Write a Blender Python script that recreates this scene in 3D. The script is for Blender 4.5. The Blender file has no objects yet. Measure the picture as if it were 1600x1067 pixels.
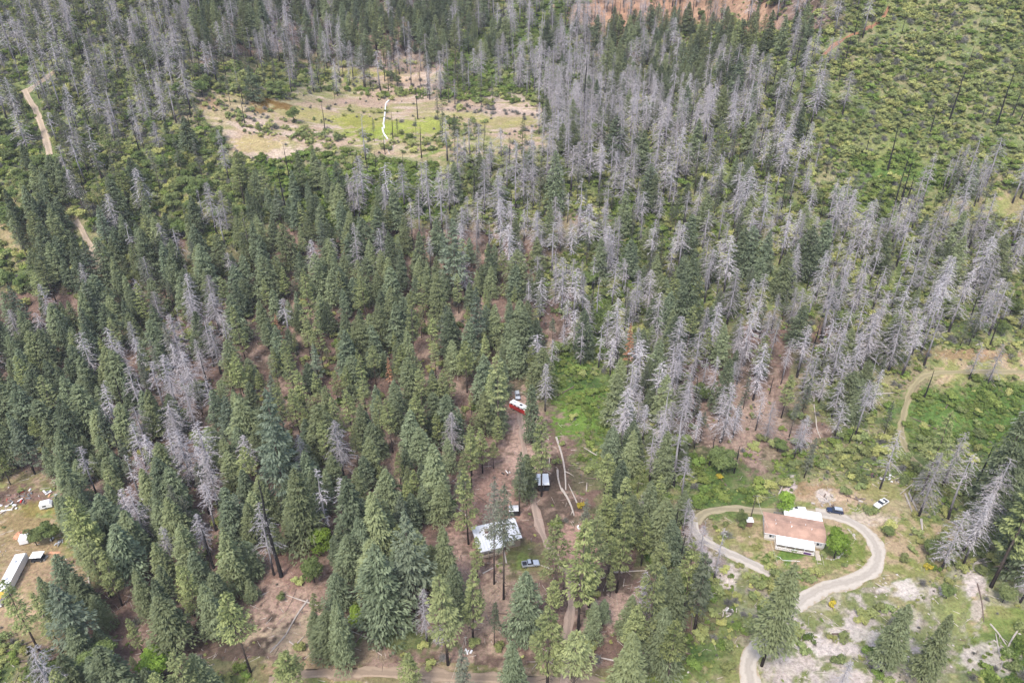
import bpy, math, random
import numpy as np
from mathutils import Vector, Matrix

# ============================================================ camera, sky, sun, exposure
scene = bpy.context.scene
COL = scene.collection
CAM_H, FPX, PITCH = 155.0, 1100.0, math.radians(30)
cam_data = bpy.data.cameras.new('camera'); cam = bpy.data.objects.new('camera', cam_data); COL.objects.link(cam)
cam_data.sensor_width = 36.0; cam_data.lens = 36.0 * FPX / 1600.0
cam_data.clip_start = 1.0; cam_data.clip_end = 6000.0
cam.location = (0, 0, CAM_H); cam.rotation_euler = (math.pi / 2 - PITCH, 0, 0)
scene.camera = cam
SUN_EL, SUN_AZ = math.radians(58), math.radians(205)      # azimuth measured from +Y clockwise (towards +X)
world = bpy.data.worlds.new('World'); scene.world = world; world.use_nodes = True
wn = world.node_tree.nodes; wl = world.node_tree.links
sky = wn.new('ShaderNodeTexSky'); sky.sky_type = 'NISHITA'; sky.sun_disc = False
sky.sun_elevation = SUN_EL; sky.sun_rotation = SUN_AZ; sky.air_density = 1.0; sky.dust_density = 3.0; sky.ozone_density = 1.0
wl.new(sky.outputs[0], wn['Background'].inputs[0]); wn['Background'].inputs[1].default_value = 0.15
sun_d = bpy.data.lights.new('sun', 'SUN'); sun_d.energy = 1.5; sun_d.angle = math.radians(12); sun_d.color = (1.0, 0.96, 0.90)
sun = bpy.data.objects.new('sun', sun_d); COL.objects.link(sun)
sdir = Vector((math.cos(SUN_EL) * math.sin(SUN_AZ), math.cos(SUN_EL) * math.cos(SUN_AZ), math.sin(SUN_EL)))
sun.rotation_euler = sdir.to_track_quat('Z', 'Y').to_euler(); sun.location = (0, 0, 400)
scene.view_settings.view_transform = 'Standard'; scene.view_settings.look = 'None'
scene.view_settings.gamma = 1.0; scene.view_settings.use_curve_mapping = False
scene.view_settings.exposure = 1.08

# ============================================================ numeric helpers
rnd = random.Random(7); npr = np.random.RandomState(11)
def hash2(ix, iy, seed):
    h = (ix.astype(np.int64) * 374761393 + iy.astype(np.int64) * 668265263 + seed * 974634777) & 0xffffffff
    h = ((h ^ (h >> 13)) * 1274126177) & 0xffffffff
    h = (h ^ (h >> 16)) & 0xffffffff
    return h / 4294967295.0
def vnoise(x, y, s, seed=0):
    x = np.asarray(x, float) / s; y = np.asarray(y, float) / s
    ix = np.floor(x); iy = np.floor(y); fx = x - ix; fy = y - iy
    fx = fx * fx * (3 - 2 * fx); fy = fy * fy * (3 - 2 * fy)
    a = hash2(ix, iy, seed); b = hash2(ix + 1, iy, seed); c = hash2(ix, iy + 1, seed); d = hash2(ix + 1, iy + 1, seed)
    return (a * (1 - fx) + b * fx) * (1 - fy) + (c * (1 - fx) + d * fx) * fy      # 0..1
def fbm(x, y, s, seed=0, o=3):
    t = 0; a = 0.5; n = 0
    for k in range(o):
        t = t + a * vnoise(x, y, s / 2 ** k, seed + 17 * k); n += a; a *= 0.5
    return t / n
def sstep(a, b, x):
    t = np.clip((np.asarray(x, float) - a) / (b - a), 0, 1); return t * t * (3 - 2 * t)
def profile(pts):
    xs = np.arange(-200, 3600, 2.0); v = np.interp(xs, [p[0] for p in pts], [p[1] for p in pts])
    k = np.exp(-0.5 * (np.arange(-20, 21) / 7.0) ** 2); k /= k.sum()
    v2 = np.convolve(np.pad(v, 20, mode='edge'), k, 'valid')
    return lambda d: np.interp(d, xs, v2)
P_C = profile([(0, 0), (225, 0), (260, 8), (305, 25), (350, 54), (368, 60), (430, 62), (475, 66), (540, 92), (640, 130), (800, 175), (1500, 310), (3500, 500)])
P_R = profile([(0, 0), (205, 0), (235, 6), (271, 24), (300, 38), (443, 122), (500, 152), (640, 205), (800, 250), (1500, 360), (3500, 520)])
P_L = profile([(0, 0), (225, 0), (260, 8), (305, 30), (366, 61), (420, 86), (480, 112), (560, 140), (640, 165), (800, 205), (1500, 320), (3500, 500)])
def H(x, y):
    x = np.asarray(x, float); y = np.asarray(y, float)
    r = x / np.maximum(y, 40.0)
    wr = sstep(0.20, 0.42, r); wlft = sstep(-0.22, -0.5, r)
    h = P_C(y) * (1 - wr) * (1 - wlft) + P_R(y) * wr + P_L(y) * wlft
    hill = sstep(210, 300, y)
    plateau = sstep(350, 372, y) * (1 - sstep(475, 500, y)) * (1 - wr) * (1 - wlft)
    h = h + hill * (1 - 0.9 * plateau) * (fbm(x, y, 55, 3, 3) - 0.5) * 9.0
    h = h - hill * 6.0 * np.exp(-((x - 62 - 0.05 * (y - 250)) / 16.0) ** 2) * (1 - sstep(350, 380, y))   # gully
    nearm = 1 - 0.75 * (sstep(52, 62, x) * (1 - sstep(140, 150, x)) * sstep(110, 120, y) * (1 - sstep(185, 195, y)))
    h = h + (fbm(x, y, 22, 9, 2) - 0.5) * 1.2 * nearm * (1 - 0.7 * plateau) + (vnoise(x, y, 3.0, 5) - 0.5) * 0.16
    return h
CP, SP = math.cos(PITCH), math.sin(PITCH)
def project(x, y, z):
    dz = CAM_H - z
    depth = y * CP + dz * SP
    down = -y * SP + dz * CP
    return 800 + FPX * x / depth, 533.5 + FPX * down / depth, depth
def ray(px, py):
    u = (px - 800) / FPX; v = (py - 533.5) / FPX
    return np.array([u, CP - v * SP, -SP - v * CP])
def at(px, py, h=0.0):
    """point on the ground (plus h metres) seen at photograph pixel px, py"""
    d = ray(px, py); t = np.arange(60, 1400, 1.0)
    P = d[None, :] * t[:, None]; g = P[:, 2] + CAM_H - (H(P[:, 0], P[:, 1]) + h)
    k = np.argmax(g < 0)
    if k == 0: k = len(t) - 1
    a = g[k - 1] / (g[k - 1] - g[k]); tt = t[k - 1] + a
    return Vector((d[0] * tt, d[1] * tt, CAM_H + d[2] * tt))
def ground(x, y): return float(H(x, y))

# ============================================================ mesh helpers
def np_mesh(name, V, F, tint=None):
    """V (n,3); F (m,k) array or list of such arrays"""
    V = np.asarray(V, np.float32); Fs = F if isinstance(F, list) else [F]
    Fs = [np.asarray(f, np.int32) for f in Fs if len(f)]
    loops = np.concatenate([f.ravel() for f in Fs]); cnt = np.concatenate([np.full(len(f), f.shape[1], np.int32) for f in Fs])
    start = np.concatenate([[0], np.cumsum(cnt)[:-1]]).astype(np.int32)
    me = bpy.data.meshes.new(name); me.vertices.add(len(V)); me.vertices.foreach_set('co', V.ravel())
    me.loops.add(len(loops)); me.loops.foreach_set('vertex_index', loops)
    me.polygons.add(len(cnt)); me.polygons.foreach_set('loop_start', start)
    if tint is not None:
        a = me.attributes.new('tint', 'FLOAT', 'POINT'); a.data.foreach_set('value', np.asarray(tint, np.float32))
    me.update(calc_edges=True)
    return me
def _n2(v): return v or 0
class MB:
    """collects simple solids; build() links them as one mesh object"""
    def __init__(s): s.v = []; s.f = []
    def add(s, vs, fs):
        n = len(s.v); s.v += [tuple(v) for v in vs]; s.f += [tuple(i + n for i in f) for f in fs]; return s
    def box(s, x0, x1, y0, y1, z0, z1, top=None):
        t = top or (0, 0, 0, 0)       # inset of the top: x0,x1,y0,y1
        vs = [(x0, y0, z0), (x1, y0, z0), (x1, y1, z0), (x0, y1, z0),
              (x0 + t[0], y0 + t[2], z1), (x1 - t[1], y0 + t[2], z1), (x1 - t[1], y1 - t[3], z1), (x0 + t[0], y1 - t[3], z1)]
        return s.add(vs, [(3, 2, 1, 0), (4, 5, 6, 7), (0, 1, 5, 4), (1, 2, 6, 5), (2, 3, 7, 6), (3, 0, 4, 7)])
    def prism(s, prof, x0, x1):       # profile in (y,z) extruded along x
        n = len(prof); vs = [(x0, p[0], p[1]) for p in prof] + [(x1, p[0], p[1]) for p in prof]
        return s.add(vs, [tuple(range(n))[::-1], tuple(range(n, 2 * n))] + [(i, (i + 1) % n, n + (i + 1) % n, n + i) for i in range(n)])
    def prismy(s, prof, y0, y1):      # profile in (x,z) extruded along y
        n = len(prof); vs = [(p[0], y0, p[1]) for p in prof] + [(p[0], y1, p[1]) for p in prof]
        return s.add(vs, [tuple(range(n)), tuple(range(n, 2 * n))[::-1]] + [(i, n + i, n + (i + 1) % n, (i + 1) % n) for i in range(n)])
    def tube(s, pts, rad, seg=6):
        pts = [Vector(p) for p in pts]; rad = rad if isinstance(rad, (list, tuple)) else [rad] * len(pts); vs = []; fs = []
        for i, p in enumerate(pts):
            d = (pts[min(i + 1, len(pts) - 1)] - pts[max(i - 1, 0)]).normalized()
            a = d.orthogonal().normalized() if abs(d.z) < 0.9 else Vector((1, 0, 0)); b = d.cross(a).normalized(); a = b.cross(d)
            for k in range(seg):
                t = 2 * math.pi * k / seg; vs.append(p + (a * math.cos(t) + b * math.sin(t)) * rad[i])
        for i in range(len(pts) - 1):
            for k in range(seg): fs.append((i * seg + k, i * seg + (k + 1) % seg, (i + 1) * seg + (k + 1) % seg, (i + 1) * seg + k))
        fs.append(tuple(range(seg))[::-1]); fs.append(tuple((len(pts) - 1) * seg + k for k in range(seg)))
        return s.add(vs, fs)
    def mesh(s, name):
        me = bpy.data.meshes.new(name); me.from_pydata([tuple(v) for v in s.v], [], s.f); me.update(); return me
    def build(s, name, m, parent=None, _n=None, bevel=0):
        me = s.mesh(name); me.materials.append(m); o = bpy.data.objects.new(name, me); COL.objects.link(o)
        if parent: o.parent = parent
        bevel = bevel or _n2(_n)
        if bevel:
            b = o.modifiers.new('bevel', 'BEVEL'); b.width = bevel; b.segments = 2; b.limit_method = 'ANGLE'
        return o
def tag(o, label=None, cat=None, group=None, kind=None):
    for k, v in (('label', label), ('category', cat), ('group', group), ('kind', kind)):
        if v: o[k] = v
    return o
def empty(name, loc, rz=0.0, label=None, cat=None, group=None):
    o = bpy.data.objects.new(name, None); o.empty_display_size = 0.5; COL.objects.link(o)
    o.location = loc; o.rotation_euler = (0, 0, rz); return tag(o, label, cat, group)

# ============================================================ materials
def new_mat(name):
    m = bpy.data.materials.new(name); m.use_nodes = True; nt = m.node_tree; nt.nodes.clear()
    out = nt.nodes.new('ShaderNodeOutputMaterial'); return m, nt, out
def plain(name, col, rough=0.6, metal=0.0, var=0.12, scale=3.0, bump=0.0, bscale=20.0):
    m, nt, out = new_mat(name); N = nt.nodes; L = nt.links
    b = N.new('ShaderNodeBsdfPrincipled'); b.inputs['Roughness'].default_value = rough; b.inputs['Metallic'].default_value = metal
    tc = N.new('ShaderNodeTexCoord'); no = N.new('ShaderNodeTexNoise'); no.inputs['Scale'].default_value = scale; no.inputs['Detail'].default_value = 5
    L.new(tc.outputs['Object'], no.inputs['Vector'])
    mx = N.new('ShaderNodeMix'); mx.data_type = 'RGBA'
    mx.inputs['A'].default_value = (*[c * (1 - var * 2) for c in col], 1); mx.inputs['B'].default_value = (*[min(1, c * (1 + var)) for c in col], 1)
    L.new(no.outputs['Fac'], mx.inputs['Factor']); L.new(mx.outputs['Result'], b.inputs['Base Color'])
    if bump:
        n2 = N.new('ShaderNodeTexNoise'); n2.inputs['Scale'].default_value = bscale; L.new(tc.outputs['Object'], n2.inputs['Vector'])
        bp = N.new('ShaderNodeBump'); bp.inputs['Distance'].default_value = bump; L.new(n2.outputs['Fac'], bp.inputs['Height']); L.new(bp.outputs[0], b.inputs['Normal'])
    L.new(b.outputs[0], out.inputs['Surface']); return m
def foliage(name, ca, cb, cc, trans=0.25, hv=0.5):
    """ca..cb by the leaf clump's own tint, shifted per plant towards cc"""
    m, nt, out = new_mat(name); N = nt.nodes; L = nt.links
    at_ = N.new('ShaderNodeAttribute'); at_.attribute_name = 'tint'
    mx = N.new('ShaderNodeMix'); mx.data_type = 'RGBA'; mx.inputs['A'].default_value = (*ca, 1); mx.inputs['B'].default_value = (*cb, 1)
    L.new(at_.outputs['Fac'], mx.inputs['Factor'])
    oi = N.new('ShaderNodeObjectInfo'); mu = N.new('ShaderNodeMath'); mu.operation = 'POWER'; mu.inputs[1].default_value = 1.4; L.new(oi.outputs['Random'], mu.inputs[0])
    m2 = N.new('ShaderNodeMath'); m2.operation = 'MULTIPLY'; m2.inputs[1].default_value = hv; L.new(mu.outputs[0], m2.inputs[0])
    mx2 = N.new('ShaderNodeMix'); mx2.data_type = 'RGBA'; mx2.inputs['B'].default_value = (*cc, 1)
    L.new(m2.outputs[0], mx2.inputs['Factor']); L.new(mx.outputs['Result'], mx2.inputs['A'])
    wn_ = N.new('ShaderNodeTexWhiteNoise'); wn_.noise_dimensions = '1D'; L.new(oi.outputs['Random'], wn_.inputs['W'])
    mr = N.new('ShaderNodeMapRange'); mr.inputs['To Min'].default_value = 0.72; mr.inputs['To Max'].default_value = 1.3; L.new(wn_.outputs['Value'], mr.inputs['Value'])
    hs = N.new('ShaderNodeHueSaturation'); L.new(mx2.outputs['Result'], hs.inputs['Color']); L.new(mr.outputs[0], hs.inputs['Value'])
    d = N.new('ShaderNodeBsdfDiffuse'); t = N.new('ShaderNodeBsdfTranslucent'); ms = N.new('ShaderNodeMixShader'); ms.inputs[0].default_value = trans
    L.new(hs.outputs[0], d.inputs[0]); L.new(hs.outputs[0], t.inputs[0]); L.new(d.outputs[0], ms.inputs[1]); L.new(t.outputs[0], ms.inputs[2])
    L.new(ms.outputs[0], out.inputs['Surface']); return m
def bark(name, low, high, z0, z1):
    """charred lower bark, clean above: real fire scar between heights z0 and z1"""
    m, nt, out = new_mat(name); N = nt.nodes; L = nt.links
    tc = N.new('ShaderNodeTexCoord'); sx = N.new('ShaderNodeSeparateXYZ'); L.new(tc.outputs['Object'], sx.inputs[0])
    no = N.new('ShaderNodeTexNoise'); no.inputs['Scale'].default_value = 0.8; L.new(tc.outputs['Object'], no.inputs['Vector'])
    ad = N.new('ShaderNodeMath'); ad.operation = 'MULTIPLY_ADD'; ad.inputs[1].default_value = 8.0; L.new(no.outputs['Fac'], ad.inputs[0]); L.new(sx.outputs['Z'], ad.inputs[2])
    mr = N.new('ShaderNodeMapRange'); mr.inputs['From Min'].default_value = z0 + 4; mr.inputs['From Max'].default_value = z1 + 4; L.new(ad.outputs[0], mr.inputs['Value'])
    mx = N.new('ShaderNodeMix'); mx.data_type = 'RGBA'; mx.inputs['A'].default_value = (*low, 1); mx.inputs['B'].default_value = (*high, 1); L.new(mr.outputs[0], mx.inputs['Factor'])
    b = N.new('ShaderNodeBsdfDiffuse'); L.new(mx.outputs['Result'], b.inputs[0]); L.new(b.outputs[0], out.inputs['Surface']); return m
M = {
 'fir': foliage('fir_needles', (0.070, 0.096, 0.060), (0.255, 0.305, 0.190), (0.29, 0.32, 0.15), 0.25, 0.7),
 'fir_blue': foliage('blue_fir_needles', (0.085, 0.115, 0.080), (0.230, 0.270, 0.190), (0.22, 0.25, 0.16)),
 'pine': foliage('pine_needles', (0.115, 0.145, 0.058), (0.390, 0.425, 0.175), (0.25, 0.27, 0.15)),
 'thin': foliage('thin_pine_needles', (0.090, 0.110, 0.070), (0.190, 0.210, 0.135), (0.22, 0.21, 0.19)),
 'dead': foliage('dead_twigs', (0.31, 0.29, 0.298), (0.54, 0.51, 0.525), (0.26, 0.225, 0.21), 0.0),
 'rust': foliage('rust_needles', (0.30, 0.15, 0.08), (0.48, 0.28, 0.18), (0.40, 0.22, 0.12), 0.1),
 'oak': foliage('oak_leaves', (0.095, 0.140, 0.045), (0.235, 0.305, 0.110), (0.22, 0.23, 0.11), 0.3),
 'bright': foliage('maple_leaves', (0.120, 0.200, 0.035), (0.290, 0.420, 0.080), (0.25, 0.32, 0.06), 0.3),
 'shrub': foliage('shrub_leaves', (0.110, 0.145, 0.062), (0.320, 0.375, 0.155), (0.48, 0.47, 0.17), 0.25, 0.8),
 'lush': foliage('bramble_leaves', (0.095, 0.150, 0.038), (0.250, 0.345, 0.090), (0.27, 0.31, 0.09), 0.3, 0.7),
 'greybrush': foliage('grey_brush', (0.13, 0.125, 0.115), (0.26, 0.25, 0.24), (0.14, 0.15, 0.10), 0.0),
 'yellow': foliage('yellow_flowers', (0.22, 0.20, 0.04), (0.62, 0.46, 0.05), (0.4, 0.35, 0.05), 0.1, 0.2),
 'bark_live': bark('scorched_bark', (0.030, 0.024, 0.023), (0.14, 0.11, 0.095), 3, 9),
 'bark_dead': bark('dead_bark', (0.040, 0.034, 0.036), (0.34, 0.32, 0.33), 3, 10),
 'char': plain('charred_wood', (0.014, 0.012, 0.013), 0.9, var=0.3),
 'log': plain('bleached_log', (0.50, 0.44, 0.39), 0.8, var=0.3, scale=2.0),
 'log_brown': plain('brown_log', (0.17, 0.12, 0.10), 0.85, var=0.3, scale=2.0),
 'white': plain('white_paint', (0.80, 0.80, 0.80), 0.45, var=0.04),
 'awning': plain('white_metal_awning', (0.88, 0.88, 0.87), 0.4, var=0.03),
 'rock': plain('pale_rock', (0.46, 0.41, 0.38), 0.9, var=0.2, scale=2),
 'glass': plain('dark_glass', (0.03, 0.035, 0.045), 0.12, var=0.1),
 'tyre': plain('tyre_rubber', (0.02, 0.02, 0.02), 0.8),
 'dark': plain('dark_trim', (0.025, 0.028, 0.035), 0.6),
 'steel': plain('grey_steel', (0.42, 0.44, 0.47), 0.35, 0.6),
 'silver': plain('silver_paint', (0.50, 0.54, 0.60), 0.3, 0.2),
 'navy': plain('navy_paint', (0.03, 0.045, 0.10), 0.25, 0.2),
 'red': plain('red_paint', (0.50, 0.035, 0.03), 0.35, var=0.1),
 'orange': plain('orange_canvas', (0.62, 0.33, 0.20), 0.8, var=0.2, bump=0.1, bscale=6),
 'ochre': plain('ochre_canvas', (0.72, 0.42, 0.06), 0.8, var=0.2),
 'wood': plain('weathered_wood', (0.25, 0.20, 0.16), 0.8, var=0.2),
 'woodpale': plain('pale_boards', (0.50, 0.44, 0.37), 0.8, var=0.15),
 'brown': plain('brown_board', (0.17, 0.10, 0.08), 0.8),
 'purple': plain('purple_cloth', (0.10, 0.04, 0.16), 0.8),
 'pole': plain('pole_wood', (0.07, 0.055, 0.045), 0.8),
 'wire': plain('wire_grey', (0.5, 0.48, 0.42), 0.5),
 'curtain': plain('grey_blind', (0.35, 0.37, 0.40), 0.6),
}

# ============================================================ layout maps (50 px cells of the photograph, read as places on the ground)
GMAP = ["gggggggddddddddgllooooooddgggggg", "ggggggddddddddllllgogggggggggggg", "ggggggggggymmmllllgggggggggggggg",
"ggggggmmmmmmmmmmmggggggggggggggg", "gggggggmmmymyyyyyggggggggggggggg".replace("ymyyyyy", "mmmyymm"), "ggggggggllllllggggggggggggglllggy"[:32],
"yyggggggglllllgggggllgggggllgyyy"[:32], "yygggdggddddddddddgllggggggggggg", "ggddggdddddddddddgglgggggggggggg", "ddddddddddddddddddlgglggggggggggg"[:32],
"ddddddddddddddddddlggggdddgggggg", "ddddddddddddddddgllggddddggggyyy", "dddddddddddddddddllgdddddgggllll", "ddddddddddddddddddlggdddddggllll",
"ddddddddddddddddddggglldlggggggg", "yydddddddddddddddddgggllgyyyyggg", "yyydddddddddddddddgggdgyyyyyyygg", "yyydddddddddddddydddldpyyyyyyggg",
"yydddddddddddddddddddlgpgyppypypd"[:32], "yyddddddddddddddddddddggppppppyyg"[:32], "gddddddddddddddddddddlgyppppppll", "gdddddggyyyyyyyyyyyyyygypppppyll",
"ddddddddddddddddddyyyyggypppyyll", "ddddddddddddddddddddddggyyyyyyll"]
TMAP = ["TTTTTTFMMMFFMFFddddddddddddsssss", "TTTTTTFMMMMFFFFMdDDMMfffMddsssss", "TTTTTTTdddddddddDDDMMMMMddssssss", "TTTTTT.p..s..s...DDDDDDDDDsss.ss",
"BTTTTBB....ss.sssDDDDDDDDdssssss", "BBTTBBBSSSSSSSDDDDDDDDDDDdsSSsss", "BFTTFBBBFFFDDDDDDDDDDDDDDddSDDDd", "BFFFFBMMFFFFFDDDDDDDDDMMDddDDDDd",
"BFFFFMMFFFFFFFFMDDDDMMMMDDDDDDDd", ".FFFMMFFFFFFFFFFMDDDMMMMDDDDDDDd", "FFFFFDDFFFPFFPFFMDDDFMMMMDDDDDDD", "FFFFFDDFFPPFFPFPMdDDMMDDDDDMDdd.",
"FFFFDDDPPPPPPPPPpMdMMDDDddDdd...", "FFFFDDDFFPPFFPPPpddMDDDdpdDd...d", "FFFFDDDFFFPFFPPPp.MMDDsdd......d", "pFFFDFDFFFFFFFPpppPPDD.....ddddd",
"..FFDFDFFFFFFFpp.pPPPDd.....dddF", "...FFDDFFFFFFF.pppPPPDd......ddF", "..pFFFFF..fFFF.pppPPPP........dd", "pPFFFFFF..FFFF.ppp.PPP..........",
"pFFFFFFf..f..p.....PPp..........", "BBBFFFFP.p...p.pppp.pp..........", "BFFFFPPPpp.pp.ppppPPp....d..dddd", "FFFFFPPPpp.pp.pppPPPpp..ddd.dddF"]
GC = 'gymldpo'
def cell(mp, px, py):
    c = np.clip((px / 50).astype(int), 0, 31); r = np.clip((py / 50).astype(int), 0, 23)
    A = np.array([[ord(ch) for ch in row] for row in mp]); return A[r, c]
MISC_CLEAR = []                     # (x, y, radius) places kept free of random plants
LINES_CLEAR = []                    # (array of points, half width)

# ---- roads and tracks: pixel centre lines -> ground points
def catmull(P, step=1.5):
    P = [Vector(p) for p in P]; P = [2 * P[0] - P[1]] + P + [2 * P[-1] - P[-2]]; out = []
    for i in range(1, len(P) - 2):
        n = max(2, int((P[i + 1] - P[i]).length / step))
        for k in range(n):
            t = k / n; a, b, c, d = P[i - 1], P[i], P[i + 1], P[i + 2]
            out.append(0.5 * ((2 * b) + (c - a) * t + (2 * a - 5 * b + 4 * c - d) * t * t + (3 * b - a - 3 * c + d) * t ** 3))
    out.append(P[-2]); return out
def strip(name, pix, w, m, kind='structure', lift=0.07, rag=0.35, seed=1):
    pts = catmull([(*at(*p).xy, 0) for p in pix]); arr = np.array([(p.x, p.y) for p in pts])
    LINES_CLEAR.append((arr, w / 2 + 0.4))
    T = np.gradient(arr, axis=0); T /= np.linalg.norm(T, axis=1)[:, None] + 1e-9; Nn = np.stack([-T[:, 1], T[:, 0]], 1)
    s = np.arange(len(arr)); V = []; n = 7
    for k in range(n):
        f = (k / (n - 1) - 0.5) * w
        if k in (0, n - 1): f = f + np.sign(f) * (vnoise(s * 1.0, s * 0 + k * 9, 2.2, seed) - 0.6) * 2 * rag
        q = arr + Nn * np.reshape(f, (-1, 1)) if np.ndim(f) else arr + Nn * f
        z = H(q[:, 0], q[:, 1]) + lift * (0.45 if k in (0, n - 1) else 1)
        V.append(np.column_stack([q, z]))
    V = np.stack(V, 1).reshape(-1, 3); i = np.arange(len(arr) - 1)[:, None] * n + np.arange(n - 1)[None, :]
    F = np.stack([i, i + 1, i + n + 1, i + n], -1).reshape(-1, 4)[:, ::-1]
    tt = np.tile(np.abs(np.linspace(-1, 1, n)), len(arr))
    me = np_mesh(name, V, F, tt); me.materials.append(m); o = bpy.data.objects.new(name, me); COL.objects.link(o); o['kind'] = kind
    for p in me.polygons: p.use_smooth = True
    return o
def track_mat(name, mid, edge, rut=0.55, blend=0.25):
    m, nt, out = new_mat(name); N = nt.nodes; L = nt.links
    at_ = N.new('ShaderNodeAttribute'); at_.attribute_name = 'tint'; geo = N.new('ShaderNodeNewGeometry')
    n1 = N.new('ShaderNodeTexNoise'); n1.inputs['Scale'].default_value = 0.7; n1.inputs['Detail'].default_value = 8; L.new(geo.outputs['Position'], n1.inputs['Vector'])
    ad = N.new('ShaderNodeMath'); ad.operation = 'MULTIPLY_ADD'; ad.inputs[1].default_value = 0.9; ad.inputs[2].default_value = -0.45; L.new(n1.outputs['Fac'], ad.inputs[0])
    a2 = N.new('ShaderNodeMath'); a2.operation = 'ADD'; L.new(at_.outputs['Fac'], a2.inputs[0]); L.new(ad.outputs[0], a2.inputs[1])
    r = N.new('ShaderNodeValToRGB'); e = r.color_ramp.elements
    e[0].position = 0.0; e[0].color = (*[c * 0.9 for c in mid], 1); e[1].position = 1.0; e[1].color = (*edge, 1)
    for pos, col in ((0.22, [c * 0.84 for c in mid]), (rut, [c * 1.12 for c in mid]), (1 - blend * 0.6, mid)):
        x = e.new(pos); x.color = (*col, 1)
    L.new(a2.outputs[0], r.inputs[0])
    n2 = N.new('ShaderNodeTexNoise'); n2.inputs['Scale'].default_value = 6; n2.inputs['Detail'].default_value = 4; L.new(geo.outputs['Position'], n2.inputs['Vector'])
    mr = N.new('ShaderNodeMapRange'); mr.inputs['To Min'].default_value = 0.78; mr.inputs['To Max'].default_value = 1.2; L.new(n2.outputs['Fac'], mr.inputs['Value'])
    hs = N.new('ShaderNodeHueSaturation'); L.new(r.outputs[0], hs.inputs['Color']); L.new(mr.outputs[0], hs.inputs['Value'])
    b = N.new('ShaderNodeBsdfDiffuse'); L.new(hs.outputs[0], b.inputs[0]); L.new(b.outputs[0], out.inputs['Surface']); return m
MT_gravel = track_mat('gravel', (0.43, 0.385, 0.33), (0.36, 0.29, 0.20))
MT_dirt = track_mat('track_dirt', (0.30, 0.24, 0.17), (0.22, 0.20, 0.11))
MT_dirt2 = track_mat('two_rut_dirt', (0.30, 0.26, 0.17), (0.26, 0.23, 0.12))
MT_red = track_mat('red_dirt', (0.28, 0.15, 0.09), (0.20, 0.14, 0.09))
MT_pale = track_mat('pale_dirt', (0.40, 0.32, 0.24), (0.24, 0.20, 0.12))
strip('gravel_road', [(1176, 1130), (1172, 1067), (1170, 1035), (1185, 1008), (1212, 975), (1240, 950), (1262, 931), (1292, 916), (1335, 906), (1362, 891), (1372, 870), (1366, 848), (1345, 824), (1312, 808), (1275, 801)], 4.6, MT_gravel, rag=0.8, seed=3)
strip('gravel_road', [(1280, 801.5), (1230, 799), (1190, 798), (1150, 795), (1112, 797), (1094, 806), (1088, 818)], 3.2, MT_dirt2, rag=0.7, lift=.05, seed=13)
strip('gravel_road', [(1084, 815), (1086, 830), (1100, 846), (1130, 860), (1165, 875), (1205, 896)], 3.7, MT_gravel, rag=0.8, seed=14)
strip('dirt_track', [(1660, 579), (1600, 581), (1520, 581), (1460, 584), (1436, 594), (1420, 620), (1411, 650), (1410, 685), (1422, 712), (1445, 735)], 2.3, track_mat('grassy_dirt', (0.27, 0.235, 0.14), (0.18, 0.20, 0.075)), lift=0.09, rag=0.8, seed=4)
strip('dirt_track', [(38, 140), (44, 152), (58, 178), (68, 205), (76, 235), (80, 255)], 3.6, MT_pale, lift=0.12, rag=0.8, seed=5)
strip('dirt_track', [(38, 148), (52, 136), (70, 124), (86, 112)], 3.5, MT_dirt, lift=0.12, rag=0.8, seed=6)
strip('dirt_track', [(1392, 8), (1376, 32), (1350, 48), (1322, 60), (1298, 76), (1284, 88)], 2.2, MT_red, lift=0.12, rag=0.9, seed=7)
strip('footpath', [(118, 345), (130, 362), (140, 382), (150, 400), (154, 418)], 3.0, MT_pale, lift=0.12, rag=0.7, seed=8)
strip('dirt_track', [(872, 1130), (880, 1067), (884, 1020), (890, 970), (893, 930), (888, 895), (862, 862), (840, 815), (832, 770), (822, 720), (815, 670), (812, 645)], 2.4, track_mat('pinkish_gravel', (0.32, 0.245, 0.20), (0.29, 0.205, 0.165)), lift=0.09, rag=0.9, seed=9)  # gravel coloured like the pinkish ground beside it
strip('dirt_track', [(420, 1062), (480, 1052), (560, 1050), (640, 1052), (700, 1056), (780, 1060), (870, 1064), (960, 1070), (1080, 1085), (1172, 1080)], 3.6, track_mat('tan_dirt', (0.30, 0.23, 0.17), (0.23, 0.17, 0.12)), lift=0.05, rag=1.4, seed=10)

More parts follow.
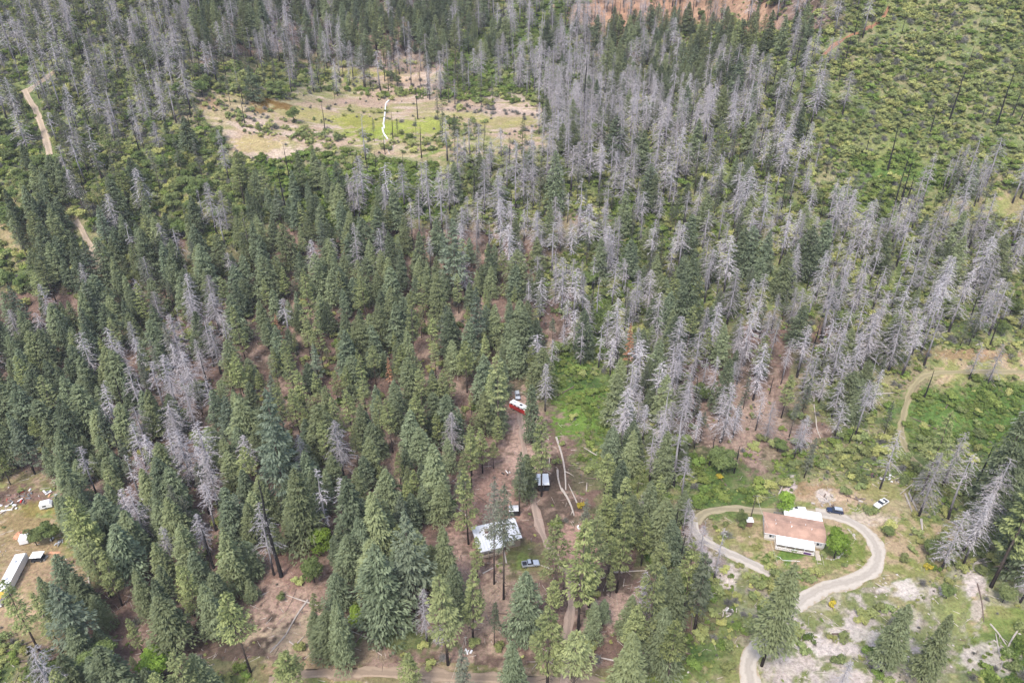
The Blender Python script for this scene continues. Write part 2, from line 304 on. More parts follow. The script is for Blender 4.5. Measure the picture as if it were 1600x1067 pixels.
# ============================================================ ground sheet
GCOL = {  # a, b, c mixed by noise
 'g': ((0.150, 0.180, 0.068), (0.110, 0.140, 0.055), (0.235, 0.215, 0.115)),
 'y': ((0.235, 0.235, 0.090), (0.165, 0.205, 0.060), (0.36, 0.275, 0.175)),
 'm': ((0.37, 0.275, 0.20), (0.27, 0.245, 0.115), (0.43, 0.335, 0.265)),
 'l': ((0.085, 0.145, 0.035), (0.060, 0.100, 0.030), (0.13, 0.16, 0.055)),
 'd': ((0.165, 0.110, 0.088), (0.095, 0.070, 0.054), (0.26, 0.185, 0.145)),
 'p': ((0.44, 0.38, 0.345), (0.27, 0.235, 0.175), (0.17, 0.19, 0.075)),
 'o': ((0.31, 0.19, 0.125), (0.22, 0.13, 0.085), (0.42, 0.27, 0.18)),
}
PATCH = [  # px, py, rx, ry, colour, strength: patches with a shape of their own
 (600, 205, 58, 16, (0.23, 0.27, 0.055), 1), (560, 190, 40, 12, (0.27, 0.27, 0.07), 1), (665, 198, 42, 11, (0.26, 0.28, 0.07), 1), (780, 190, 50, 8, (0.30, 0.27, 0.10), .7),
 (700, 180, 60, 6, (0.31, 0.28, 0.11), .6), (480, 180, 50, 8, (0.31, 0.28, 0.10), .7), (420, 170, 60, 7, (0.33, 0.29, 0.12), .6),
 (412, 160, 26, 9, (0.17, 0.10, 0.03), 1), (440, 165, 15, 5, (0.18, 0.11, 0.04), 1), (405, 172, 16, 5, (0.17, 0.10, 0.04), .8),
 (570, 115, 60, 6, (0.28, 0.27, 0.08), .9), (630, 125, 40, 7, (0.42, 0.31, 0.21), .8), (690, 135, 60, 8, (0.36, 0.27, 0.22), .8), (780, 150, 60, 8, (0.36, 0.29, 0.23), .8),
 (440, 240, 60, 10, (0.42, 0.33, 0.26), .9), (400, 225, 40, 12, (0.36, 0.29, 0.14), .9), (350, 170, 40, 20, (0.33, 0.27, 0.15), .8), (330, 165, 15, 8, (0.3, 0.2, 0.13), .8),
 (800, 175, 45, 8, (0.43, 0.33, 0.27), .9), (720, 172, 60, 4, (0.30, 0.22, 0.18), .7), (540, 160, 60, 5, (0.30, 0.21, 0.17), .6),
 (15, 345, 35, 40, (0.27, 0.22, 0.12), .9), (10, 320, 25, 20, (0.24, 0.23, 0.09), .9), (1590, 345, 16, 40, (0.27, 0.22, 0.12), .8), (1575, 280, 30, 12, (0.25, 0.20, 0.12), .7),
 (1400, 240, 50, 30, (0.17, 0.20, 0.06), .7), (1350, 225, 40, 20, (0.22, 0.22, 0.10), .6),
 (1520, 555, 80, 8, (0.28, 0.17, 0.11), .7), (1430, 600, 30, 25, (0.25, 0.20, 0.13), .8), (1410, 700, 14, 30, (0.18, 0.20, 0.07), .8),
 (1330, 775, 30, 12, (0.46, 0.34, 0.24), .9), (1360, 812, 30, 10, (0.46, 0.38, 0.30), .9), (1410, 790, 40, 14, (0.32, 0.27, 0.16), .8), (1370, 765, 40, 14, (0.26, 0.24, 0.10), .8),
 (1260, 765, 40, 12, (0.30, 0.19, 0.12), .7), (1235, 768, 9, 20, (0.50, 0.42, 0.40), .9), (1290, 776, 14, 9, (0.50, 0.43, 0.38), .9),
 (1330, 860, 26, 22, (0.16, 0.20, 0.05), .9), (1150, 830, 40, 14, (0.25, 0.22, 0.11), .8), (1130, 845, 60, 8, (0.22, 0.22, 0.08), .7), (1235, 868, 40, 12, (0.11, 0.17, 0.04), 1), (1290, 885, 30, 12, (0.18, 0.20, 0.07), .8),
 (1095, 880, 12, 40, (0.47, 0.41, 0.39), .9), (1135, 905, 20, 18, (0.50, 0.43, 0.38), 1), (1180, 1000, 30, 16, (0.33, 0.26, 0.2), .6),
 (1270, 905, 30, 8, (0.36, 0.28, 0.17), .7), (1430, 890, 40, 10, (0.20, 0.21, 0.07), .7), (1415, 920, 30, 14, (0.52, 0.46, 0.42), .9),
 (1345, 990, 60, 16, (0.52, 0.46, 0.42), .8), (1280, 1010, 60, 18, (0.52, 0.46, 0.43), .8), (1290, 960, 25, 8, (0.22, 0.22, 0.09), .7), (1520, 910, 16, 26, (0.50, 0.44, 0.41), 1),
 (1530, 950, 12, 30, (0.44, 0.37, 0.33), .8), (1490, 960, 22, 40, (0.20, 0.22, 0.08), .9), (1540, 1030, 40, 20, (0.48, 0.42, 0.37), .8), (1240, 1040, 50, 20, (0.48, 0.41, 0.37), .8), (1310, 1060, 60, 18, (0.50, 0.43, 0.39), .7),
 (970, 960, 70, 30, (0.36, 0.255, 0.205), .95), (1015, 1010, 30, 30, (0.43, 0.33, 0.29), .95), (900, 860, 30, 50, (0.34, 0.22, 0.175), .9), (720, 935, 30, 90, (0.34, 0.235, 0.185), .85), (770, 960, 60, 60, (0.35, 0.255, 0.19), .9),
 (818, 700, 30, 70, (0.37, 0.26, 0.21), .95), (760, 790, 50, 60, (0.31, 0.20, 0.16), .85), (450, 920, 60, 90, (0.32, 0.225, 0.175), .9), (470, 1000, 60, 40, (0.36, 0.28, 0.19), .85), (560, 1010, 50, 30, (0.27, 0.22, 0.14), .6),
 (640, 1000, 60, 20, (0.11, 0.15, 0.05), .8), (460, 880, 40, 40, (0.19, 0.115, 0.09), .7), (40, 860, 70, 60, (0.27, 0.20, 0.115), .9), (60, 900, 60, 36, (0.31, 0.225, 0.14), .9), (15, 960, 80, 40, (0.36, 0.265, 0.165), 1), (30, 815, 40, 22, (0.24, 0.18, 0.09), .9), (110, 900, 30, 30, (0.27, 0.20, 0.13), .9),
 (60, 990, 50, 20, (0.22, 0.18, 0.10), .7), (110, 780, 30, 14, (0.20, 0.13, 0.11), .8), (25, 775, 50, 14, (0.19, 0.11, 0.10), .8), (55, 795, 30, 10, (0.22, 0.18, 0.06), .8), (500, 1045, 60, 16, (0.35, 0.25, 0.15), .8), (700, 1065, 60, 10, (0.38, 0.29, 0.24), .8),
 (895, 650, 36, 34, (0.12, 0.19, 0.040), 1), (990, 350, 16, 60, (0.09, 0.15, 0.035), .8), (1510, 640, 90, 34, (0.095, 0.16, 0.04), .9), (1120, 760, 60, 30, (0.085, 0.13, 0.04), .8), (830, 130, 60, 14, (0.13, 0.19, 0.045), .8), (760, 105, 40, 12, (0.14, 0.22, 0.045), .8), (770, 30, 40, 30, (0.13, 0.20, 0.05), .7),
 (1000, 18, 95, 22, (0.36, 0.215, 0.14), 1), (1100, 14, 50, 16, (0.33, 0.21, 0.14), .8), (1060, 60, 20, 25, (0.38, 0.24, 0.15), .6), (1390, 80, 20, 8, (0.25, 0.18, 0.13), .6), (1325, 95, 12, 18, (0.22, 0.14, 0.12), .5),
 (910, 345, 30, 20, (0.25, 0.18, 0.14), .8), (860, 350, 30, 40, (0.24, 0.20, 0.11), .6), (820, 520, 30, 20, (0.23, 0.15, 0.12), .8), (1160, 650, 60, 50, (0.31, 0.225, 0.175), .85), (1120, 600, 40, 30, (0.2, 0.14, 0.11), .6), (500, 445, 20, 14, (0.20, 0.12, 0.09), .8), (610, 495, 14, 14, (0.25, 0.13, 0.08), .8),
]
def ground_colour(x, y):
    z = H(x, y); px, py, _ = project(x, y, z)
    s = 1.0 + 0 * x
    wx = (fbm(x, y, 14, 31, 3) - 0.5) * 70; wy = (fbm(x, y, 14, 47, 3) - 0.5) * 46
    qx, qy = px + wx, py + wy
    tot = np.zeros(x.shape + (3,)); wsum = np.zeros(x.shape)
    n1 = fbm(x, y, 9, 61, 3); n2 = fbm(x, y, 2.6, 71, 2); n3 = fbm(x, y, 30, 81, 2); n4 = vnoise(x, y, 1.1, 91)
    for (ox, oy) in ((-14, -10), (14, -10), (-14, 10), (14, 10)):
        c = cell(GMAP, qx + ox, qy + oy)
        for ch in GC:
            k = c == ord(ch)
            if not k.any(): continue
            a, b, d = [np.array(v) for v in GCOL[ch]]
            w1 = sstep(0.42, 0.62, n1[k])[:, None]; w2 = sstep(0.46 if ch == 'p' else 0.50, 0.58 if ch == 'p' else 0.66, (n2[k] * 0.6 + n3[k] * 0.4) if ch != 'm' else vnoise(x[k] / 4.0, y[k], 2.5, 77) * .65 + n3[k] * .35)[:, None]
            tot[k] += (a * (1 - w1) + b * w1) * (1 - w2) + d * w2; wsum[k] += 1
    col = tot / np.maximum(wsum, 1)[:, None] if tot.ndim == 2 else tot / np.maximum(wsum, 1)[..., None]
    px2 = px + wx * 0.25; py2 = py + wy * 0.18
    for (cx, cy, rx, ry, c3, st) in PATCH:
        r = np.sqrt(((px2 - cx) / rx) ** 2 + ((py2 - cy) / ry) ** 2)
        k = r < 1.5
        if not k.any(): continue
        w = (1 - sstep(0.75, 1.25, r[k] + (n2[k] - 0.5) * 1.3 + (n4[k] - .5) * 1.0)) * st
        cc = np.array(c3)[None, :] * (0.75 + 0.5 * n1[k] )[:, None] * (0.85 + 0.3 * n2[k])[:, None]
        col[k] = col[k] * (1 - w[:, None]) + cc * w[:, None]
    return col
def axis(lo, hi, n, far):
    a = np.linspace(lo, hi, n); return a
rows = np.concatenate([np.linspace(10, 80, 20, endpoint=False), np.arange(80, 240, 0.62), np.arange(240, 400, 0.8), np.arange(400, 640, 1.3), np.linspace(642, 1000, 50, endpoint=False), np.linspace(1000, 2200, 15)])
uc = np.concatenate([np.linspace(-2.2, -1.15, 14, endpoint=False), np.linspace(-1.15, 1.15, 560), np.linspace(1.15, 2.2, 15)[1:]])
RY, UC = np.meshgrid(rows, uc, indexing='ij')
GX = UC * (60 + 0.74 * RY); GY = RY
GZ = H(GX, GY)
gc = ground_colour(GX.ravel(), GY.ravel())
nr, nc_ = GX.shape; ii = np.arange(nr - 1)[:, None] * nc_ + np.arange(nc_ - 1)[None, :]
gme = np_mesh('ground', np.column_stack([GX.ravel(), GY.ravel(), GZ.ravel()]), np.stack([ii, ii + 1, ii + nc_ + 1, ii + nc_], -1).reshape(-1, 4))
ca = gme.attributes.new('soil', 'FLOAT_COLOR', 'POINT'); ca.data.foreach_set('color', np.column_stack([gc, np.ones(len(gc))]).astype(np.float32).ravel())
gme.polygons.foreach_set('use_smooth', np.ones(len(gme.polygons), bool))
m, nt, out = new_mat('soil_and_grass'); N = nt.nodes; L = nt.links
a_ = N.new('ShaderNodeAttribute'); a_.attribute_name = 'soil'; geo = N.new('ShaderNodeNewGeometry')
na = N.new('ShaderNodeTexNoise'); na.inputs['Scale'].default_value = 0.9; na.inputs['Detail'].default_value = 9; na.inputs['Roughness'].default_value = 0.72; L.new(geo.outputs['Position'], na.inputs['Vector'])
mr = N.new('ShaderNodeMapRange'); mr.inputs['From Min'].default_value = 0.3; mr.inputs['From Max'].default_value = 0.7; mr.inputs['To Min'].default_value = 0.5; mr.inputs['To Max'].default_value = 1.45; L.new(na.outputs['Fac'], mr.inputs['Value'])
nb = N.new('ShaderNodeTexNoise'); nb.inputs['Scale'].default_value = 2.2; nb.inputs['Detail'].default_value = 3; L.new(geo.outputs['Position'], nb.inputs['Vector'])
mh = N.new('ShaderNodeMapRange'); mh.inputs['From Min'].default_value = 0.3; mh.inputs['From Max'].default_value = 0.7; mh.inputs['To Min'].default_value = 0.475; mh.inputs['To Max'].default_value = 0.525; L.new(nb.outputs['Fac'], mh.inputs['Value'])
hs = N.new('ShaderNodeHueSaturation'); ns = N.new('ShaderNodeTexNoise'); ns.inputs['Scale'].default_value = 1.7; ns.inputs['Detail'].default_value = 10; ns.inputs['Roughness'].default_value = .8; L.new(geo.outputs['Position'], ns.inputs['Vector'])
sr = N.new('ShaderNodeMapRange'); sr.inputs['From Min'].default_value = .43; sr.inputs['From Max'].default_value = .37; L.new(ns.outputs['Fac'], sr.inputs['Value'])
sm_ = N.new('ShaderNodeMix'); sm_.data_type = 'RGBA'; sm_.blend_type = 'MULTIPLY'; sm_.inputs['B'].default_value = (0.42, 0.46, 0.36, 1); L.new(sr.outputs[0], sm_.inputs['Factor']); L.new(a_.outputs['Color'], sm_.inputs['A']); L.new(sm_.outputs['Result'], hs.inputs['Color']); L.new(mr.outputs[0], hs.inputs['Value']); L.new(mh.outputs[0], hs.inputs['Hue'])
bp = N.new('ShaderNodeBump'); bp.inputs['Distance'].default_value = 0.5; bp.inputs['Strength'].default_value = 0.8; L.new(na.outputs['Fac'], bp.inputs['Height'])
bd = N.new('ShaderNodeBsdfDiffuse'); L.new(hs.outputs[0], bd.inputs[0]); L.new(bp.outputs[0], bd.inputs['Normal']); L.new(bd.outputs[0], out.inputs['Surface'])
gme.materials.append(m); go = bpy.data.objects.new('ground', gme); COL.objects.link(go); go['kind'] = 'structure'

# ============================================================ plant meshes
def diamonds(C, A, B):
    """leaf clumps: centre C, long half-axis A, short half-axis B"""
    V = np.stack([C - A, C + B - 0.15 * A, C + A, C - B - 0.15 * A], 1).reshape(-1, 3)
    F = np.arange(len(V)).reshape(-1, 4); return V, F
def unit(v): return v / (np.linalg.norm(v, axis=-1, keepdims=True) + 1e-9)
def rvec(r, n): return unit(r.normal(size=(n, 3)))
def conifer_crown(seed, h=28.0, base=0.2, rad=3.6, nb=120, per=16, power=0.85, droop=0.35, size=0.55, gap=0.0, open_=1.0, up=0.0):
    r = np.random.RandomState(seed); C = []; A = []; B = []; T = []
    for i in range(nb):
        t = (i + r.rand()) / nb; t = t ** 0.85
        if r.rand() < gap * (0.4 + 0.6 * math.sin(t * 17 + seed)): continue
        z0 = h * (base + (1 - base) * t)
        Lb = rad * (1 - t) ** power * (0.62 + 0.5 * r.rand()) + 0.25
        if t < 0.10: Lb *= 0.65 + 3.5 * t
        az = i * 2.399 + r.rand() * 0.9; Lb *= 1 + 0.18 * math.sin(az * 2 + seed)
        d = np.array([math.cos(az), math.sin(az), 0.0]); sd = np.array([-d[1], d[0], 0.0])
        n = max(4, int(per * (0.35 + 0.65 * Lb / rad)))
        s = r.rand(n) ** 0.6 * open_ + (1 - open_) * (0.75 + 0.25 * r.rand(n)); s = np.clip(s, 0.06, 1.02)
        lat = (r.rand(n) - 0.5) * 2 * (0.10 + 0.26 * np.sin(np.clip(s, 0, 1) * math.pi * 0.8)) * Lb
        zz = z0 - droop * Lb * s ** 1.3 + up * Lb * s ** 2 + r.normal(size=n) * 0.10 - np.abs(lat) * 0.25
        c = d[None] * (s * Lb)[:, None] + sd[None] * lat[:, None]; c[:, 2] = zz
        out_dir = unit(d[None] * 0.9 + sd[None] * (np.sign(lat) * 0.55 * r.rand(n))[:, None] + np.array([0, 0, -0.35]) + r.normal(size=(n, 3)) * 0.28)
        sz = size * (0.65 + 0.6 * r.rand(n)) * (0.55 + 0.45 * min(1, Lb / rad * 1.6))
        nrm = unit(np.array([0, 0, 1.0]) + r.normal(size=(n, 3)) * 0.55)
        b = unit(np.cross(out_dir, nrm))
        C.append(c); A.append(out_dir * (sz * 0.95)[:, None]); B.append(b * (sz * 0.36)[:, None])
        T.append(np.clip(0.30 + 0.42 * (s - 0.4) + (r.rand() - 0.5) * 0.5 + r.normal(size=n) * 0.14, 0, 1))  # paler tips: new growth, plus light and dark painted into the crown
    # leader
    n = 10; c = np.zeros((n, 3)); c[:, 2] = h * (1 - 0.03 * r.rand(n)); A.append(np.tile([0, 0, 0.45], (n, 1)) + r.normal(size=(n, 3)) * 0.1); B.append(r.normal(size=(n, 3)) * 0.16); C.append(c); T.append(np.full(n, 0.8))
    V, F = diamonds(np.concatenate(C), np.concatenate(A), np.concatenate(B)); return V, F, np.repeat(np.concatenate(T), 4)
def dead_crown(seed, h=28.0, base=0.22, rad=2.9, nb=150, tw=13, width=0.055, gap=0.2, tip=1.0):
    r = np.random.RandomState(seed); V = []; T = []
    def tri(p, q, w, t):
        sdv = unit(np.cross(q - p, rvec(r, len(p)))) * w[:, None]
        V.append(np.stack([p - sdv, p + sdv, q], 1)); T.append(np.repeat(t, 3))
    for i in range(nb):
        t = (i + r.rand()) / nb; z0 = h * (base + (1 - base) * t)
        if t > tip or r.rand() < gap * (0.6 + 0.8 * math.sin(t * 13 + seed)): continue
        Lb = rad * (1 - t) ** 0.62 * (0.35 + 0.85 * r.rand()) + 0.2
        if t < 0.15: Lb *= 0.5 + 3 * t
        az = i * 2.399 + r.rand(); d = np.array([math.cos(az), math.sin(az), 0.25 * (t - 0.5) - 0.1])
        p0 = np.array([0, 0, z0]); p1 = p0 + d * Lb * 0.55; p2 = p0 + d * Lb + np.array([0, 0, -0.28 * Lb])
        w = width * (0.7 + 0.5 * Lb / rad); tb = np.array([0.35 + 0.5 * r.rand()])
        tri(p0[None], p1[None] + (p1 - p0)[None] * 0.4, np.array([w * 1.3]), tb); tri(p1[None], p2[None], np.array([w]), tb)
        n = max(3, int(tw * (0.4 + 0.6 * Lb / rad))); s = 0.12 + 0.88 * r.rand(n)
        q = np.where(s[:, None] < 0.55, p0 + (p1 - p0) * (s / 0.55)[:, None], p1 + (p2 - p1) * ((s - 0.55) / 0.45)[:, None])
        sd = np.array([-d[1], d[0], 0]) * np.sign(r.rand(n) - 0.5)[:, None]
        e = q + unit(d[None] * 0.7 + sd * (0.3 + 0.8 * r.rand(n))[:, None] + np.array([0, 0, -0.45]) * r.rand(n)[:, None] + r.normal(size=(n, 3)) * 0.25) * (0.35 + 0.75 * r.rand(n))[:, None] * (0.5 + 0.5 * Lb / rad)
        tri(q, e, np.full(n, width), np.clip(0.5 + r.normal(size=n) * 0.25, 0, 1))
    V = np.concatenate(V).reshape(-1, 3); return V, np.arange(len(V)).reshape(-1, 3), np.concatenate(T)
def blob_crown(seed, h, rad, z0, nl=14, per=150, size=0.42, flat=0.75):
    """broadleaf crown: many leaf clumps gathered on uneven lobes"""
    r = np.random.RandomState(seed); C = []; A = []; B = []; T = []
    for i in range(nl):
        az = r.rand() * 6.28; rr = rad * 0.72 * math.sqrt(r.rand()); zc = z0 + (h - z0) * (0.25 + 0.6 * r.rand()) * (1 - 0.35 * (rr / rad) ** 2)
        lr = rad * (0.28 + 0.24 * r.rand()); c0 = np.array([rr * math.cos(az), rr * math.sin(az), zc])
        n = int(per * (0.6 + 0.8 * r.rand())); u = rvec(r, n); u[:, 2] = np.where(u[:, 2] < -0.35, -u[:, 2], u[:, 2])
        rad_ = lr * (0.72 + 0.38 * r.rand(n)) * (1 + 0.25 * np.sin(u[:, 0] * 5 + seed) * np.cos(u[:, 1] * 6 + i))
        c = c0 + u * rad_[:, None] * np.array([1, 1, flat]); nrm = unit(u + np.array([0, 0, 0.6]) + r.normal(size=(n, 3)) * 0.6)
        a = unit(np.cross(nrm, rvec(r, n))); b = np.cross(nrm, a); sz = size * (0.6 + 0.7 * r.rand(n))
        C.append(c); A.append(a * sz[:, None]); B.append(b * (sz * 0.7)[:, None]); T.append(np.clip(0.45 + (r.rand() - 0.5) * 0.5 + r.normal(size=n) * 0.18, 0, 1))
    V, F = diamonds(np.concatenate(C), np.concatenate(A), np.concatenate(B)); return V, F, np.repeat(np.concatenate(T), 4)
def twig_ball(seed, h, rad, n=420, width=0.035):
    r = np.random.RandomState(seed); k = n // 6
    az = r.rand(k) * 6.28; el = 0.15 + 1.3 * r.rand(k)
    d = np.stack([np.cos(az) * np.cos(el), np.sin(az) * np.cos(el), np.sin(el)], 1); Ln = (0.6 + 0.4 * r.rand(k))
    e = d * Ln[:, None] * np.array([rad, rad, h]); p = r.normal(size=(k, 3)) * np.array([0.12, 0.12, 0]) * rad
    P = [p]; E = [e]
    for j in range(5):
        s = 0.35 + 0.6 * r.rand(k); q = p + (e - p) * s[:, None]; P.append(q); E.append(q + unit(d + r.normal(size=(k, 3)) * 0.7) * (0.25 + 0.25 * r.rand(k))[:, None] * rad)
    P = np.concatenate(P); E = np.concatenate(E); sd = unit(np.cross(E - P, rvec(r, len(P)))) * width
    V = np.stack([P - sd, P + sd, E], 1).reshape(-1, 3); return V, np.arange(len(V)).reshape(-1, 3), np.repeat(np.clip(0.5 + r.normal(size=len(P)) * 0.25, 0, 1), 3)
def trunk_mesh(name, h, r0, m, lean=0.0, stubs=0, seed=0, top=0.97, stub_z=(0.1, 0.5), fork=0):
    r = random.Random(seed); b = MB(); pts = []; rad = []
    for i in range(7):
        t = i / 6 * top; pts.append((lean * math.sin(t * 3) + r.uniform(-.08, .08) * i / 3, r.uniform(-.08, .08) * i / 3, h * t - (0.6 if i == 0 else 0)))
        rad.append(r0 * .8 * (1 - t) ** 0.8 * (1.12 if i == 0 else 1) + 0.03)
    b.tube(pts, rad, 6)
    for i in range(stubs):
        t = r.uniform(*stub_z); az = r.uniform(0, 6.28); ln = r.uniform(0.6, 2.0); p = Vector((lean * math.sin(t * 3), 0, h * t))
        b.tube([p, p + Vector((math.cos(az) * ln, math.sin(az) * ln, r.uniform(-.5, .3)))], [0.07, 0.02], 3)
    for i in range(fork):
        az = i * 6.28 / fork + r.uniform(-.4, .4); p = Vector((0, 0, h * r.uniform(.2, .4))); e = Vector((math.cos(az) * h * .32, math.sin(az) * h * .32, h * r.uniform(.7, .85)))
        b.tube([p, (p + e) / 2 + Vector((0, 0, -.3)), e], [r0 * .55, r0 * .38, .05], 5)
    me = b.mesh(name); me.materials.append(m); return me
def crown_mesh(name, VFT, m):
    me = np_mesh(name, VFT[0], VFT[1], VFT[2]); me.materials.append(m); return me
KINDS = {}
def add_kind(key, name, href, crowns, trunks): KINDS[key] = dict(name=name, h=href, cr=crowns, tr=trunks, first={})
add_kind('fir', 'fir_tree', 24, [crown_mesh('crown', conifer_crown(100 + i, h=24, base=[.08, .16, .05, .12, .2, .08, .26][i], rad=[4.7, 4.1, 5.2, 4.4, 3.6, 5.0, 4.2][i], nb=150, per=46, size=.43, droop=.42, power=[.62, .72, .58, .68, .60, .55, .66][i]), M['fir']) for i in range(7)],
         [trunk_mesh('trunk', 24, 0.33, M['bark_live'], stubs=8, seed=i, stub_z=(.06, .25)) for i in range(7)])
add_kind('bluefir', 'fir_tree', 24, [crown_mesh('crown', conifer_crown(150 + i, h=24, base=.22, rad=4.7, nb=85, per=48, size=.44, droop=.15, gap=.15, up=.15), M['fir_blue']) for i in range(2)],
         [trunk_mesh('trunk', 24, 0.33, M['bark_live'], stubs=14, seed=i + 9, stub_z=(.1, .4)) for i in range(2)])
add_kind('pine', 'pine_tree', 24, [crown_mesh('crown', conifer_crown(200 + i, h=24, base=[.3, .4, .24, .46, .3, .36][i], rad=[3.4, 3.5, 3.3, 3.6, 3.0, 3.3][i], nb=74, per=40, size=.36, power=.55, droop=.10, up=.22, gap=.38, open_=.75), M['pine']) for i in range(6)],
         [trunk_mesh('trunk', 24, 0.29, M['bark_live'], stubs=10, seed=20 + i, stub_z=(.15, .5)) for i in range(6)])
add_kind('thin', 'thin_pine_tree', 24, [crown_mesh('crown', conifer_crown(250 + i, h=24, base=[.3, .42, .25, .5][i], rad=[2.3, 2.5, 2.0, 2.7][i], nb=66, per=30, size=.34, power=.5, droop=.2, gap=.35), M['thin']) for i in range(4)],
         [trunk_mesh('trunk', 24, 0.25, M['bark_live'], stubs=14, seed=30 + i, stub_z=(.12, .6)) for i in range(4)])
add_kind('dead', 'dead_tree', 24, [crown_mesh('branches', dead_crown(300 + i, h=24, base=[.18, .28, .22, .4, .15, .3, .22, .2, .45, .3][i], rad=[4.3, 3.6, 4.8, 3.0, 4.0, 4.4, 2.4, 3.8, 3.2, 4.6][i], nb=[160, 140, 170, 100, 150, 115, 70, 120, 90, 150][i], tw=24, width=.042, gap=[.15, .25, .12, .5, .2, .4, .75, .3, .6, .2][i], tip=[1, 1, 1, .97, 1, .85, 1, .78, .9, 1][i]), M['dead']) for i in range(10)],
         [trunk_mesh('trunk', 24, 0.34, M['bark_dead'], stubs=10, seed=40 + i, stub_z=(.1, .4), lean=[0, .3, -.3, 0, .5, 0, -.2, .3, -.5, 0][i], top=[.97, .97, .97, .97, .97, .88, .97, .8, .93, .97][i]) for i in range(10)])
add_kind('rust', 'dead_tree', 24, [crown_mesh('branches', conifer_crown(350, h=24, base=.35, rad=2.3, nb=55, per=15, size=.5, gap=.3), M['rust'])], [trunk_mesh('trunk', 24, 0.28, M['bark_live'], stubs=8, seed=50)])
add_kind('snag', 'burnt_snag', 22, [None] * 4, [trunk_mesh('trunk', 22, 0.44, M['char'], stubs=[3, 8, 1, 5][i], seed=60 + i, stub_z=(.3, .95), lean=[0, .3, 0, -.4][i], top=[.9, .97, .8, .95][i]) for i in range(4)])
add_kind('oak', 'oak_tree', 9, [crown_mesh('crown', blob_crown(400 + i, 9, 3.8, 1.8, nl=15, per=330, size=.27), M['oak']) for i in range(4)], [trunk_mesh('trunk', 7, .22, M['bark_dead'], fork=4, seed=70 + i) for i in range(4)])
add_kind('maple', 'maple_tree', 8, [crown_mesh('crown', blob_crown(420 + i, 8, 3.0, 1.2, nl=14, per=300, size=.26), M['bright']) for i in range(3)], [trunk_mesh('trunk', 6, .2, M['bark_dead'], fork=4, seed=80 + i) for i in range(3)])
add_kind('bare', 'leafless_tree', 9, [crown_mesh('branches', twig_ball(430 + i, 9, 4.2, 1500, .05), M['dead']) for i in range(2)], [trunk_mesh('trunk', 6, .2, M['bark_dead'], fork=5, seed=85 + i) for i in range(2)])
add_kind('bush', 'green_bush', 2, [crown_mesh('green_bush', blob_crown(500 + i, 2.0, 1.5, 0.1, nl=7, per=95, size=.19), M['shrub']) for i in range(5)], [None] * 5)
add_kind('lush', 'bramble_bush', 1.6, [crown_mesh('bramble_bush', blob_crown(520 + i, 1.6, 1.7, 0.0, nl=7, per=90, size=.20, flat=.6), M['lush']) for i in range(4)], [None] * 4)
add_kind('grey', 'grey_bush', 1.8, [crown_mesh('grey_bush', twig_ball(540 + i, 1.8, 1.4, 520, .03), M['greybrush']) for i in range(3)], [None] * 3)
add_kind('broom', 'flowering_bush', 1.8, [crown_mesh('flowering_bush', blob_crown(560, 1.8, 1.3, 0.1, nl=8, per=46, size=.24), M['yellow'])], [None])

PLANTS = []       # kind, x, y, height, variant, rot, widen, label or None, hand placed
def plant(kind, bx, by, ty=None, h=None, label=None, var=None, wide=1.0):
    p = at(bx, by)
    if ty is not None:   # height so that the top stands at pixel row ty
        d = ray(bx, ty); s = p.y / d[1]; h = CAM_H + d[2] * s - p.z
    PLANTS.append([kind, p.x, p.y, h, var if var is not None else rnd.randrange(len(KINDS[kind]['tr'])), rnd.uniform(0, 6.28), wide, label, True])
    return p
# ---- trees one can point at
plant('pine', 1010, 1024, 872, label='tall long-trunked yellow-green pine at the right edge of the pink clearing')
plant('pine', 1042, 1072, 972, label='slim pine at the bottom edge, just right of the pink clearing')
plant('pine', 855, 1078, 948, label='yellow-green pine at the bottom edge left of the shaded gravel track', wide=1.2)
plant('fir', 818, 992, 893, label='dark bushy fir standing alone below the small silver pickup by the metal-roofed house', var=2, wide=1.2)
plant('fir', 925, 1002, 940, label='small dark green young fir right of the shaded gravel track', var=5)
plant('pine', 903, 985, 815, label='tallest pine close along the right side of the shaded gravel track')
plant('pine', 920, 948, 800, label='tall pine behind the tallest one beside the shaded gravel track')
plant('pine', 868, 945, 808, label='broad grey-green pine right of the metal-roofed house')
plant('pine', 963, 925, 790, label='tall pine at the top of the pink clearing below the bramble gully')
plant('thin', 1085, 985, 868, label='grey thinning pine left of the bare pale soil bank', wide=1.5)
plant('pine', 1066, 968, 850, label='broad pine left of the lower end of the gravel drive')
plant('pine', 953, 932, 888, label='small young pine at the top of the pink clearing')
plant('pine', 895, 1092, 985, label='pine at the bottom edge on the right side of the shaded gravel track', wide=1.3)
plant('fir', 972, 1105, 990, label='grey-green fir at the bottom edge under the pink clearing', wide=1.3)
plant('fir', 803, 1105, 1004, label='grey-green fir cut by the bottom edge left of the yellow-green pine')
plant('thin', 772, 912, 752, var=3, wide=.8, label='tall pine standing in front of the metal-roofed house, left of a pair')
plant('thin', 787, 936, 762, var=3, wide=.8, label='tall pine standing in front of the metal-roofed house, right of a pair')
plant('pine', 739, 1003, 887, label='slim pine with a long bare trunk below the metal-roofed house')
plant('thin', 772, 1008, 940, label='thin small pine in the clearing below the metal-roofed house')
plant('pine', 746, 905, 838, label='small pine against the left corner of the metal-roofed house')
plant('pine', 732, 850, 732, label='yellow-green pine with bare trunk behind the left corner of the metal-roofed house')
plant('pine', 700, 1038, 900, label='broad pale green pine standing alone left of the clearing at the bottom centre', wide=1.15)
plant('pine', 641, 1085, 1020, label='yellow-green pine top at the bottom edge left of centre', wide=1.5)
plant('pine', 392, 1050, 922, label='pale yellow-green pine at the left edge of the leaf-strewn slope', wide=.95)
plant('pine', 460, 1095, 1020, label='pale green young pine at the bottom edge below the fallen forked log', wide=1.6)
